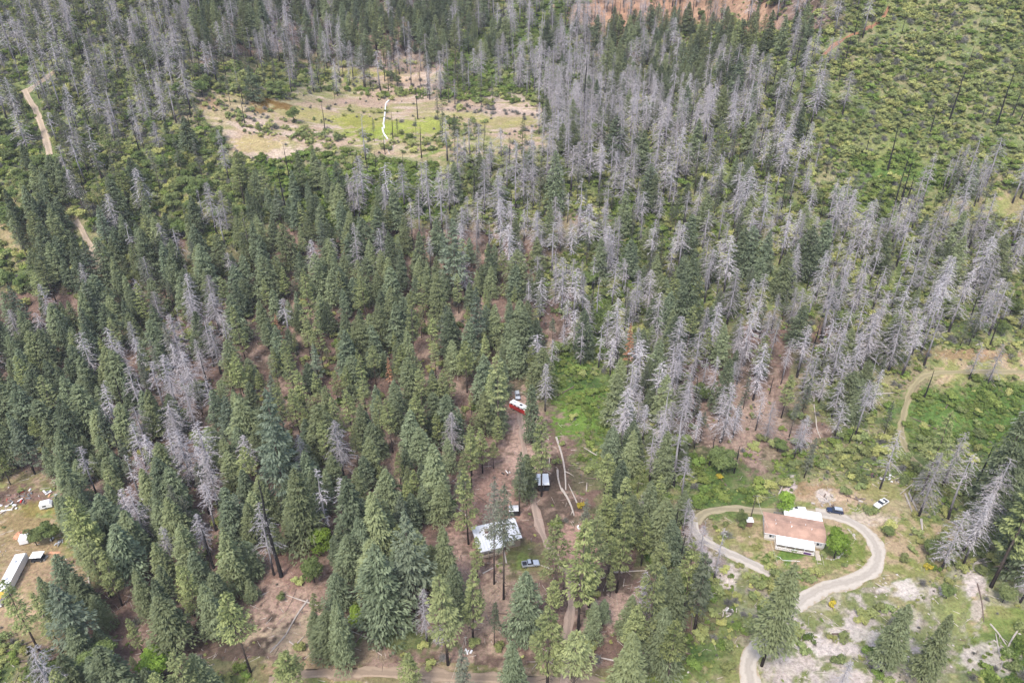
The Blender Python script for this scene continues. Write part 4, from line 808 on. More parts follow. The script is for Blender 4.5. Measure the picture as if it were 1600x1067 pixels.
stuff_points('distant_dead_trees', ['dead', 'snag', 'bare'], ids_of('dead', 'snag', 'bare'), 'grey dead trees and burnt trunks massed over the far slopes')
stuff_points('distant_oaks', ['oak', 'maple'], ids_of('oak', 'maple'), 'low oaks scattered over the far slopes')
stuff_points('brush', ['bush', 'lush', 'grey', 'broom'], ids_of('bush', 'lush', 'grey', 'broom'), 'low green and grey brush covering the slopes')
print('plants', len(PLANTS), 'solo', len(solo), {k: len(v) for k, v in byname.items()})
#@@PART2
b = MB(); b.box(-3900, 3900, -60, 2300, -12, 480); hz = b.build('haze', bpy.data.materials.new('thin_air')); hz['kind'] = 'stuff'
hm = hz.data.materials[0]; hm.use_nodes = True; hm.node_tree.nodes.clear(); ho = hm.node_tree.nodes.new('ShaderNodeOutputMaterial'); hv_ = hm.node_tree.nodes.new('ShaderNodeVolumePrincipled')
hv_.inputs['Color'].default_value = (0.90, 0.93, 1.0, 1); hv_.inputs['Density'].default_value = 0.00010; hm.node_tree.links.new(hv_.outputs[0], ho.inputs['Volume'])
# ============================================================ buildings, vehicles and small things
def frame(p, q):
    """origin p, heading towards q: returns (x,y,z), angle"""
    return (p.x, p.y, ground(p.x, p.y)), math.atan2(q.y - p.y, q.x - p.x)
def wheel(parent, x, y, r=0.36, w=0.24, z=None):
    b = MB(); z = r if z is None else z
    b.tube([(x, y - w / 2, z), (x, y + w / 2, z)], r, 14); t = b.build('wheel', M['tyre'], parent)
    c = MB(); s = -1 if y < 0 else 1; c.tube([(x, y + s * (w / 2 - .02), z), (x, y + s * (w / 2 + .02), z)], r * .58, 10); c.build('rim', M['steel'], t)
def window(parent, cx, z0, z1, w, y=0.0, nrm='y', side=-1, at_=0.0, pane='curtain', frame_m='white'):
    """window in a wall: nrm 'y' wall runs along x at y = y; nrm 'x' wall runs along y at x = y"""
    f = MB(); g = MB(); o0, o1 = (y, y + side * .07); lo, hi = min(o0, o1), max(o0, o1)
    def bx_(b, a0, a1, c0, c1, l, h):
        if nrm == 'y': b.box(a0, a1, l, h, c0, c1)
        else: b.box(l, h, a0, a1, c0, c1)
    t = .09
    bx_(f, cx - w / 2 - t, cx + w / 2 + t, z1, z1 + t, lo, hi); bx_(f, cx - w / 2 - t, cx + w / 2 + t, z0 - t, z0, lo, hi)
    bx_(f, cx - w / 2 - t, cx - w / 2, z0, z1, lo, hi); bx_(f, cx + w / 2, cx + w / 2 + t, z0, z1, lo, hi); bx_(f, cx - .03, cx + .03, z0, z1, lo, hi)
    fo = f.build('window', M[frame_m], parent)
    p0, p1 = y + side * .01, y + side * .035; l, h = min(p0, p1), max(p0, p1)
    for a, b_ in ((cx - w / 2, cx - .03), (cx + .03, cx + w / 2)):
        g = MB(); bx_(g, a, b_, z0, z1, l, h); g.build('pane', M['glass' if a < cx - .1 else pane], fo)
def shingle_mat(name, col, col2, sc=2.6):
    m, nt, out = new_mat(name); N = nt.nodes; L = nt.links
    tc = N.new('ShaderNodeTexCoord'); mp = N.new('ShaderNodeMapping'); mp.inputs['Scale'].default_value = (1, 1, 1); L.new(tc.outputs['Object'], mp.inputs[0])
    br = N.new('ShaderNodeTexBrick'); br.inputs['Scale'].default_value = sc; br.inputs['Mortar Size'].default_value = .02; br.inputs['Color1'].default_value = (*col, 1); br.inputs['Color2'].default_value = (*col2, 1); br.inputs['Mortar'].default_value = (*[c * .7 for c in col], 1); L.new(mp.outputs[0], br.inputs[0])
    no = N.new('ShaderNodeTexNoise'); no.inputs['Scale'].default_value = .45; no.inputs['Detail'].default_value = 6; L.new(tc.outputs['Object'], no.inputs[0])
    mr = N.new('ShaderNodeMapRange'); mr.inputs['From Min'].default_value = .3; mr.inputs['From Max'].default_value = .7; mr.inputs['To Min'].default_value = .72; mr.inputs['To Max'].default_value = 1.25; L.new(no.outputs['Fac'], mr.inputs[0])
    hs = N.new('ShaderNodeHueSaturation'); L.new(br.outputs[0], hs.inputs['Color']); L.new(mr.outputs[0], hs.inputs['Value'])
    b = N.new('ShaderNodeBsdfPrincipled'); b.inputs['Roughness'].default_value = .85; L.new(hs.outputs[0], b.inputs['Base Color']); L.new(b.outputs[0], out.inputs[0]); return m
M['salmon'] = shingle_mat('salmon_shingles', (0.43, 0.275, 0.205), (0.37, 0.225, 0.165))
M['siding'] = plain('cream_siding', (0.66, 0.62, 0.59), .6, var=.06)
M['roofmetal'] = plain('pale_metal_roof', (0.64, 0.65, 0.67), .4, .15, var=.08, scale=.5)
# ---- salmon-roofed manufactured home
hp, hq = at(1193, 843), at(1286, 859); (hl, ha) = frame(hp, hq); HL = 16.6; HD = 8.4
home = empty('manufactured_home', hl, ha, 'long single-storey home with a salmon shingle roof and white awning inside the gravel drive', 'house')
b = MB(); b.box(0, HL, 0, HD, .75, 3.05); wall = b.build('wall', M['siding'], home)
b = MB(); b.box(.12, HL - .12, .12, HD - .12, -.4, .75); b.build('skirting', M['woodpale'], home)
b = MB(); b.prism([(-.35, 3.02), (-.35, 3.14), (HD / 2, 4.15), (HD + .35, 3.14), (HD + .35, 3.02), (HD / 2, 4.0)], -.3, HL + .3); roof = b.build('roof', M['salmon'], home)
b = MB(); b.prism([(0, 3.052), (HD / 2, 3.97), (HD, 3.052)], .0, .06); b.build('gable', M['siding'], wall)
b = MB(); b.prism([(0, 3.052), (HD / 2, 3.97), (HD, 3.052)], HL - .06, HL); b.build('gable', M['siding'], wall)
b = MB(); b.box(-.34, HL + .34, -.45, -.36, 2.98, 3.12); b.build('gutter', M['white'], roof)
for (x, y, r) in ((3.0, 3.3, .14), (7.4, 3.2, .22), (11.4, 4.9, .12), (13.0, 3.4, .16), (7.2, 4.9, .1), (2.9, 4.6, .1)):
    zz = 3.14 + (min(y, HD - y) + .35) * 1.01 / (HD / 2 + .35); b = MB(); b.tube([(x, y, zz - .1), (x, y, zz + .38), (x, y, zz + .42)], [r * .6, r * .6, r * .9], 8); b.build('roof_vent', M['white'], roof)
window(home, 1.95, 1.5, 2.55, 1.5, 0); window(home, 15.1, 1.5, 2.55, 1.5, 0); window(home, 6.0, 1.4, 2.5, 1.6, 0); window(home, 11.6, 1.4, 2.5, 1.4, 0)
window(home, 5.5, 1.5, 2.5, 1.2, 0.0, 'x', -1); window(home, 3.0, 1.5, 2.5, 1.2, HL, 'x', 1)
b = MB(); b.box(8.6, 9.6, -.06, 0, .8, 2.85); d = b.build('door', M['white'], home); b = MB(); b.box(8.72, 8.8, -.12, -.06, 1.7, 1.82); b.build('handle', M['steel'], d)
aw = MB(); aw.prism([(-.38, 3.02), (-.38, 3.10), (-3.6, 2.72), (-3.6, 2.60)], 3.0, 13.4); ao = aw.build('awning', M['awning'], home)
for k in range(14):
    x = 3.35 + k * .75; b = MB(); b.prism([(-.40, 3.102), (-.40, 3.13), (-3.58, 2.755), (-3.58, 2.722)], x, x + .05); b.build('awning_rib', M['white'], ao)
for k in range(5):
    x = 3.1 + k * 2.55; b = MB(); b.box(x - .05, x + .05, -3.5, -3.4, .78, 2.62); b.build('awning_post', M['white'], ao)
b = MB(); b.box(2.9, 13.6, -3.7, -.08, .62, .76); dk = b.build('deck', M['woodpale'], home)
b = MB(); b.box(2.9, 13.6, -3.72, -3.62, 1.55, 1.65); b.box(2.9, 13.6, -3.72, -3.62, .95, 1.02); b.build('rail', M['white'], dk)
for k in range(22):
    b = MB(); x = 3.0 + k * .5; b.box(x, x + .06, -3.70, -3.64, 1.02, 1.55); b.build('baluster', M['white'], dk)
b = MB(); b.box(10.6, 12.6, -3.79, -3.73, .9, 1.62); tag(b.build('hanging_cloth', M['purple'], None), 'dark purple cloth hung over the deck rail of the salmon-roofed home', 'cloth')
o = bpy.data.objects['hanging_cloth']; o.location = hl; o.rotation_euler = (0, 0, ha)
for k in range(5):
    b = MB(); b.box(13.9 + .1 * k, 15.3 + .1 * k, -1.2 - k * 1.15 - 1.1, -1.2 - k * 1.15, -.15 + (.62 - .17 * k) - .1, .62 - .15 * k); b.build('ramp_board', M['woodpale'], home)
b = MB(); b.tube([(15.45, -1.2, 1.5), (15.9, -6.8, .8)], .05, 5); b.tube([(13.85, -1.2, 1.5), (14.3, -6.8, .8)], .05, 5); b.build('handrail', M['woodpale'], home)
b = MB(); b.prism([(HD + .4, 3.0), (HD + .4, 3.1), (HD + 4.6, 2.75), (HD + 4.6, 2.63)], 5.9, HL + .25); cp = b.build('carport_roof', M['awning'], home)
for k in range(4):
    x = 6.1 + k * 3.5; b = MB(); b.box(x - .05, x + .05, HD + 4.45, HD + 4.55, -.2, 2.66); b.build('carport_post', M['steel'], cp)
for k in range(5):
    x = 3.3 + k * .55; b = MB(); b.box(x, x + .42, HD + 3.0, HD + 3.08, -.1, 1.5); tag(b.build('metal_sheet', M['steel'], None), ['leftmost', 'second', 'third', 'fourth', 'rightmost'][k] + ' grey metal sheet leaning in a row behind the salmon-roofed home', 'metal sheet', 'grey sheets leaning behind the home')
    o = COL.objects[-1]; o.location = hl; o.rotation_euler = (0, 0, ha)
# ---- metal-roofed house among the pines
p0 = at(752, 866, 0.0); mh_a = math.atan2(at(814, 852).y - at(752, 866).y, at(814, 852).x - at(752, 866).x)
FL, FR, BR, BL = at(752, 862, 3.2), at(815, 841, 3.2), at(804, 809, 4.6), at(736, 823, 4.6)
ux = (BR.xy - BL.xy).normalized(); mh_a = math.atan2(ux.y, ux.x); gl = ground(FL.x, FL.y)
mh = empty('metal_roofed_house', (BL.x, BL.y, gl), mh_a, 'house with a pale ribbed metal roof standing among tall pines', 'house')
def loc_(p): d = p.xy - BL.xy; return d.dot(ux), d.dot(Vector((-ux.y, ux.x)))
W_ = (BR.xy - BL.xy).length; _, dfl = loc_(FL); _, dfr = loc_(FR); D1 = abs(dfl); D2 = min(abs(dfr), D1 - 1.2); print('metal house', W_, D1, D2)
b = MB(); b.box(.4, W_ - .4, -D2 + .4, -.4, -.3, 3.25); wl_ = b.build('wall', M['wood'], mh)
b = MB(); b.box(.8, W_ * .52, -D1 + 1.6, -D2 + .4, -.3, 2.7); b.build('wall_wing', M['siding'], mh)
def slope(y): return 4.6 + (3.1 - 4.6) * (-y / D1)
b = MB(); b.prism([(0, slope(0) - .12), (0, slope(0)), (-D2, slope(-D2)), (-D2, slope(-D2) - .12)], 0, W_); rf = b.build('roof', M['roofmetal'], mh)
b = MB(); b.prism([(-D2, slope(-D2) - .122), (-D2, slope(-D2) - .003), (-D1, slope(-D1)), (-D1, slope(-D1) - .12)], .2, W_ * .58); rf2 = b.build('porch_roof', M['roofmetal'], mh)
for k in range(int(W_ / .9) + 1):
    x = .1 + k * .9; yy = -D1 if x < W_ * .56 and x > .2 else -D2
    b = MB(); b.prism([(0, slope(0) + .003), (0, slope(0) + .05), (yy, slope(yy) + .05), (yy, slope(yy) + .003)], x, x + .05); b.build('roof_seam', M['steel'], rf)
b = MB(); b.box(3.4, 4.4, -3.2, -2.3, 3.9, 4.9); ch = b.build('chimney', M['brown'], mh); b = MB(); b.box(3.3, 4.5, -3.3, -2.2, 4.9, 4.98); b.build('chimney_cap', M['wood'], ch)
for k in range(4):
    x = .5 + k * (W_ * .54 - .5) / 3; b = MB(); b.box(x - .06, x + .06, -D1 + .1, -D1 + .22, -.2, 3.0); b.build('porch_post', M['woodpale'], mh)
b = MB(); b.box(.3, W_ * .56, -D1, -D1 + 1.6, .35, .5); pd = b.build('porch_deck', M['wood'], mh); b = MB(); b.box(.3, W_ * .56, -D1 - .02, -D1 + .06, 1.25, 1.33); b.build('rail', M['woodpale'], pd)
window(mh, 3.0, 1.2, 2.2, 1.4, -D1 + 1.6); window(mh, W_ * .75, 1.3, 2.4, 1.4, -D2 + .4); window(mh, -3.5, 1.3, 2.3, 1.2, .4, 'x', -1)
b = MB(); b.box(W_ * .58, W_ * .58 + .9, -D2 + .34, -D2 + .4, 0, 2.1); b.build('door', M['brown'], mh)
# ---- sheds
def shed(name, px, py, w, d, h, label, wall_m, roof_m, rz=0.0, gable=.35, ribs=0, over=.2, open_front=False, cat='shed'):
    p = at(px, py); s = empty(name, (p.x, p.y, p.z), rz, label, cat)
    if open_front:
        for x in (-w / 2, w / 2 - .1):
            b = MB(); b.box(x, x + .1, 0, d, -.2, h); b.build('side_wall', M[wall_m], s)
        b = MB(); b.box(-w / 2 + .1, w / 2 - .1, d - .1, d, -.2, h); b.build('back_wall', M[wall_m], s); b = MB(); b.box(-w / 2, w / 2, -.05, .05, -.2, .5 * h); b.build('front_panel', M['dark'], s)
        b = MB(); b.box(-.06, .06, -.08, .0, .5 * h, h); b.build('front_post', M['steel'], s)
    else:
        b = MB(); b.box(-w / 2, w / 2, 0, d, -.3, h); b.build('wall', M[wall_m], s)
    b = MB(); b.prism([(-over, h + .01), (-over, h + .09), (d / 2, h + gable + .09), (d + over, h + .09), (d + over, h + .01), (d / 2, h + gable)], -w / 2 - over, w / 2 + over); r = b.build('roof', M[roof_m], s)
    for k in range(ribs):
        x = -w / 2 + (k + 1) * w / (ribs + 1); b = MB(); b.prism([(-over, h + .092), (-over, h + .13), (d / 2, h + gable + .13), (d + over, h + .13), (d + over, h + .092), (d / 2, h + gable + .092)], x - .03, x + .03); b.build('roof_rib', M['steel'], r)
    return s
s = shed('carport_shed', 849.5, 767, 3.3, 5.2, 2.6, 'dark open carport shed with a pale roof in the pine clearing', 'dark', 'awning', 0.04, .1, 1, .15, True, 'carport'); b = MB(); b.box(-2.6, -1.8, 2.0, 5.4, 2.2, 2.28); b.build('side_flap', M['awning'], s)
shed('greenhouse', 803, 806, 2.6, 2.2, 2.1, 'small dark shed with a translucent ribbed roof behind the metal-roofed house', 'dark', 'roofmetal', 0.05, .3, 3)
s = shed('garden_shed', 1170.5, 823, 1.7, 1.7, 2.1, 'tiny brown pump shed with a white roof left of the salmon-roofed home', 'brown', 'awning', -.05, .05, 0)
b = MB(); b.box(-.35, .35, -.05, 0, 0, 1.7); b.build('door', M['brown'], s)
# ---- vehicles (x forward, origin at the middle on the ground)
def car(px, py, ang, paint, label, kind='suv', cat='car', L_=4.7, hood_up=False):
    p = at(px, py); c = empty({'suv': 'parked_car', 'pickup': 'pickup_truck'}[kind], (p.x, p.y, p.z + .02), ang, label, cat); w = .92; m_ = M[paint]; X = L_ / 2
    if kind == 'suv':
        b = MB(); b.prismy([(-X, .42), (-X, 1.0), (-X + .12, 1.08), (X - 1.3, 1.05), (X - .12, .88), (X, .72), (X, .38)], -w, w); b.build('body', m_, c, bevel=.06)
        b = MB(); b.prismy([(-X + .1, 1.07), (-X + .35, 1.62), (X - 2.0, 1.64), (X - 1.25, 1.05)], -w + .10, w - .10); cab = b.build('cabin', M['glass'], c, bevel=.05)
        b = MB(); b.box(-X + .38, X - 2.05, -w + .13, w - .13, 1.64, 1.70, (.05, .05, .05, .05)); b.build('roof', M['silver' if paint == 'navy' else paint], c, bevel=.02)
        for s in (-1, 1):
            b = MB(); b.box(-X + .5, X - 2.2, s * (w - .22) - .02, s * (w - .22) + .02, 1.70, 1.75); b.build('roof_rail', M['dark'], c)
            b = MB(); b.box(-.2, -.1, s * (w - .09) - .01, s * (w - .09) + .01, 1.06, 1.60); b.build('door_pillar', m_, c)
    else:
        b = MB(); b.prismy([(-X, .5), (-X, .75), (X - .1, .75), (X, .7), (X, .45)], -w, w); b.build('body', m_, c, bevel=.05)
        b = MB(); b.prismy([(X - 1.75, .76), (X - 1.75, 1.12), (X - .3, 1.0), (X - .02, .85), (X - .02, .76)], -w, w); b.build('bonnet', m_, c, bevel=.05)
        b = MB(); b.prismy([(X - 3.5, .76), (X - 3.5, 1.15), (X - 1.76, 1.13), (X - 1.76, .76)], -w, w); b.build('doors', m_, c, bevel=.03)
        b = MB(); b.prismy([(X - 3.42, 1.16), (X - 3.3, 1.68), (X - 2.35, 1.70), (X - 1.7, 1.14)], -w + .1, w - .1); b.build('cabin', M['glass'], c, bevel=.05)
        b = MB(); b.box(X - 3.28, X - 2.38, -w + .14, w - .14, 1.705, 1.76, (.04, .04, .04, .04)); b.build('roof', m_, c)
        for s in (-1, 1):
            b = MB(); b.box(-X, X - 3.52, s * (w - .05) - .05, s * (w - .05) + .05, .76, 1.18); b.build('bed_side', m_, c)
        b = MB(); b.box(-X - .03, -X + .06, -w + .1, w - .1, .76, 1.15); b.build('tailgate', m_, c); b = MB(); b.box(-X + .06, X - 3.52, -w + .1, w - .1, .76, .80); b.build('bed_floor', M['dark'], c)
    for s in (-1, 1):
        for x in (-X + .85, X - .85): wheel(c, x, s * (w - .1))
        b = MB(); b.box(X - .08, X + .02, s * .62 - .16, s * .62 + .16, .66, .82); b.build('headlight', M['steel'], c)
        b = MB(); b.box(-X - .05, -X + .03, s * .78 - .08, s * .78 + .08, .75, .98); b.build('tail_light', M['red'], c)
        b = MB(); b.box(X - 1.75, X - 1.6, s * (w + .1) - .1, s * (w + .1) + .1, 1.08, 1.22); b.build('mirror', M['dark'], c)
    b = MB(); b.box(X - .03, X + .1, -w + .05, w - .05, .42, .6); b.build('bumper', M['dark' if kind == 'suv' else 'steel'], c); b = MB(); b.box(-X - .1, -X + .02, -w + .05, w - .05, .42, .6); b.build('bumper', M['dark' if kind == 'suv' else 'steel'], c)
    return c
def ang_px(a, b_): A, B_ = at(*a), at(*b_); return math.atan2(B_.y - A.y, B_.x - A.x)
car(1304, 800, ang_px((1316, 801), (1292, 797)), 'navy', 'dark blue car with a silver roof parked where the gravel drive meets the home', 'suv')
car(1376, 789, ang_px((1386, 781), (1366, 793)), 'white', 'white pickup parked on the grassy clearing above the gravel drive', 'pickup', 'pickup truck', 5.3)
car(829, 883, ang_px((822, 884), (837, 882)), 'silver', 'small silver pickup half hidden by trees right of the metal-roofed house', 'pickup', 'pickup truck', 4.9)
car(808.5, 620, ang_px((808, 610), (810, 624)), 'silver', 'silver car parked behind the red and white motorhome', 'suv')
car(1247, 800, ang_px((1256, 800), (1240, 799)), 'white', 'white van-like car just behind the white carport of the salmon-roofed home', 'suv', 'car', 4.8)
# motorhome
p = at(812, 642); a = ang_px((797, 632), (821, 645)); rv = empty('motorhome', (p.x, p.y, p.z + .02), a, 'old motorhome, red below and white above, parked in the pine clearing', 'motorhome')
X = 4.2; b = MB(); b.prismy([(-X, .5), (-X, 2.1), (X, 2.1), (X + .15, 1.2), (X + .1, .5)], -1.2, 1.2); b.build('body', M['red'], rv, bevel=.1)
b = MB(); b.prismy([(-X + .02, 2.11), (-X + .05, 2.85), (-X + .3, 3.0), (X - .9, 3.0), (X - .5, 2.85), (X - .15, 2.11)], -1.13, 1.13); up = b.build('upper_body', M['awning'], rv, bevel=.12)
b = MB(); b.prismy([(X - .44, 2.76), (X - .38, 2.78), (X - .08, 2.16), (X - .14, 2.14)], -.98, .98); b.build('windscreen', M['glass'], rv)
for s in (-1, 1):
    for x in (-3.0, -1.4, .4, 2.2):
        b = MB(); y0 = s * 1.13; b.box(x - .45, x + .45, min(y0, y0 + s * .02), max(y0, y0 + s * .02), 2.15, 2.6); b.build('window', M['glass'], rv)
    for x in (-2.4, 2.6): wheel(rv, x, s * 1.05, .42, .28)
    b = MB(); b.box(X + .05, X + .2, s * .8 - .15, s * .8 + .15, .9, 1.15); b.build('headlight', M['steel'], rv)
b = MB(); b.box(.2, 1.2, -.4, .4, 3.005, 3.25, (.1, .1, .1, .1)); b.build('air_conditioner', M['dark'], rv); b = MB(); b.box(-2.6, -2.0, -.3, .3, 3.005, 3.1); b.build('roof_hatch', M['silver'], rv)
b = MB(); b.box(-X - .12, -X, -1.0, 1.0, .5, .7); b.build('bumper', M['steel'], rv); b = MB(); b.box(X + .12, X + .28, -1.05, 1.05, .5, .75); b.build('bumper', M['steel'], rv)
# white trailers in the left clearing
def trailer(px, py, ang, L_, w, h, name, label, cat, m_='awning', win=True, hatch=True, nose=.5):
    p = at(px, py); t = empty(name, (p.x, p.y, p.z + .02), ang, label, cat); X = L_ / 2
    b = MB(); b.prismy([(-X, .45), (-X, h - .15), (-X + .2, h), (X - nose, h), (X, h - nose), (X, .45)], -w / 2, w / 2); bo = b.build('body', M[m_], t, bevel=.06)
    for s in (-1, 1):
        for x in ((-.5, .5) if L_ > 5 else (-.1,)): wheel(t, x, s * (w / 2 - .1), .36, .22)
        if win:
            for k in range(max(1, int(L_ / 2.6))):
                x = -X + 1.3 + k * 2.4; y0 = s * w / 2; b = MB(); b.box(x - .5, x + .5, min(y0, y0 + s * .02), max(y0, y0 + s * .02), h * .52, h * .76); b.build('window', M['glass'], t)
    if hatch:
        for x in (-X * .5, X * .45): b = MB(); b.box(x - .3, x + .3, -.3, .3, h + .0, h + .12); b.build('roof_hatch', M['steel'], t)
        b = MB(); b.box(-X + .4, X - nose - .2, w / 2 - .25, w / 2 - .19, h + .004, h + .05); b.build('roof_edge', M['steel'], t)
    b = MB(); b.tube([(X, -.5, .5), (X + 1.2, 0, .5)], .05, 4); b.tube([(X, .5, .5), (X + 1.2, 0, .5)], .05, 4); b.build('hitch', M['dark'], t)
    return t
trailer(24, 902, ang_px((8, 934), (38, 878)), 13.0, 2.7, 3.0, 'travel_trailer', 'long white travel trailer in the clearing at the left edge', 'trailer', win=False)
t = trailer(2, 940, ang_px((8, 926), (-4, 948)), 4.5, 2.4, 2.6, 'cargo_trailer', 'white cargo trailer with an ochre tarpaulin at the left edge', 'trailer', win=False, hatch=False)
b = MB(); b.box(-1.2, 1.4, -1.3, 1.3, 2.602, 2.66, (.1, .1, .1, .1)); b.box(-1.2, 1.4, -1.32, -1.205, 1.2, 2.6); b.build('tarpaulin', M['ochre'], t)
p = at(61, 874); t = empty('covered_cart', (p.x, p.y, p.z), ang_px((50, 876), (70, 876)) + .1, 'low dark cart with a flat white roof beside the long white trailer', 'cart')
b = MB(); b.box(-1.6, 1.6, -1.25, 1.25, 1.9, 2.0); b.build('roof', M['awning'], t); b = MB(); b.box(-1.5, 1.5, -1.1, 1.1, .45, .8); b.build('chassis', M['dark'], t)
for x in (-1.3, 1.25):
    for y in (-1, 1): b = MB(); b.box(x - .04, x + .04, y - .04, y + .04, .8, 1.9); b.build('roof_post', M['dark'], t); 
for x in (-1.0, 1.0):
    for y in (-1.05, 1.05): wheel(t, x, y, .34, .22)
for x in (-.9, .2): b = MB(); b.box(x, x + .7, -.8, .8, .8, 1.2, (0, .1, 0, 0)); b.build('seat', M['dark'], t)
for k, (x, y) in enumerate(((1.75, -.4), (1.8, .3), (1.9, .9))): 
    q = p + Vector((x, y, 0)); b = MB(); b.box(-.3, .3, -.25, .25, 0, .5, (.05, .05, .05, .05)); o = b.build('storage_box', M['steel'], None); o.location = q; tag(o, ['nearest', 'middle', 'farthest'][k] + ' grey storage box at the right side of the white-roofed cart', 'box', 'boxes beside the cart')
trailer(74, 792, ang_px((68, 793), (82, 790)), 3.4, 2.2, 2.1, 'camper_trailer', 'tiny white camper trailer below the junk pile', 'trailer', 'white', True, False, .7)
trailer(41, 845, ang_px((38, 850), (44, 834)), 3.6, 2.3, 2.3, 'camper_trailer', 'rounded white camper with an orange tarpaulin over one side', 'trailer', 'white', True, False, .9)
def blob_sheet(name, px, py, rx, ry, h, m_, label, cat, seed=0):
    p = at(px, py); r = np.random.RandomState(seed); n = 14; vs = []; fs = []
    for i in range(n):
        for j in range(n):
            u, v = i / (n - 1) * 2 - 1, j / (n - 1) * 2 - 1; x, y = u * rx * (1 + .1 * r.randn()), v * ry * (1 + .1 * r.randn()); f = max(0, 1 - max(abs(u), abs(v)) ** 2.5)
            vs.append((x, y, h * f * (.75 + .5 * r.rand()) + .03 + ground(p.x + x, p.y + y) - p.z + .05))
    for i in range(n - 1):
        for j in range(n - 1): fs.append((i * n + j, (i + 1) * n + j, (i + 1) * n + j + 1, i * n + j + 1))
    b = MB(); b.add(vs, fs); o = b.build(name, M[m_], None); o.location = p; sm = o.modifiers.new('thick', 'SOLIDIFY'); sm.thickness = .03
    return tag(o, label, cat)
blob_sheet('tarpaulin', 32, 838, 1.5, 1.3, 1.5, 'orange', 'orange tarpaulin bunched against the rounded white camper', 'tarpaulin', 1)
blob_sheet('tarpaulin', 85, 864, 1.7, .5, .4, 'orange', 'flat orange tarpaulin on the ground behind the white-roofed cart', 'tarpaulin', 2)
# brown box shed and junk
p = at(110, 759); t = empty('brown_crate', (p.x, p.y, p.z), .5, 'square brown crate at the top of the left clearing', 'crate'); b = MB(); b.box(-1.4, 1.4, -1.2, 1.2, -.1, 1.3); b.build('crate_body', M['brown'], t); b = MB(); b.box(-1.5, 1.5, -1.3, 1.3, 1.3, 1.38); b.build('lid', M['wood'], t)
def beam(name, a, b_, r, m_, label, cat, group=None, h0=0.0, h1=0.0, seg=6, taper=.55, kids=0, seed=0):
    A, B_ = at(*a), at(*b_); n = 7; pts = []; rr = []; rg = random.Random(seed)
    mid = (A + B_) / 2; nv = Vector((-(B_ - A).y, (B_ - A).x, 0)).normalized(); bow = rg.uniform(-.05, .05) * (B_ - A).length
    for i in range(n):
        t_ = i / (n - 1); q = A.lerp(B_, t_) + nv * bow * math.sin(math.pi * t_); z_ = ground(q.x, q.y) + r * .7 + h0 + (h1 - h0) * t_; pts.append(Vector((q.x, q.y, z_)) - A); rr.append(r * (1 - (1 - taper) * t_))
    g = MB(); g.tube(pts, rr, seg); tp = empty(name, A, 0, label, cat, group) if kids else None
    o = g.build('stem' if kids else name, M[m_], tp)
    if not kids: o.location = A; tag(o, label, cat, group)
    for k in range(kids):
        t_ = rg.uniform(.45, .95); i = int(t_ * (n - 1)); q = pts[i]; d = (pts[min(i + 1, n - 1)] - pts[max(i - 1, 0)]).normalized(); sd = Vector((-d.y, d.x, .15)) * rg.choice((-1, 1)); ln = rg.uniform(.15, .3) * (B_ - A).length
        b2 = MB(); e = q + (d + sd * rg.uniform(.4, .9)).normalized() * ln; b2.tube([q, (q + e) / 2 + Vector((0, 0, .15)), e], [r * .45, r * .3, r * .1], 5); b2.build('branch', M[m_], tp)
    return o
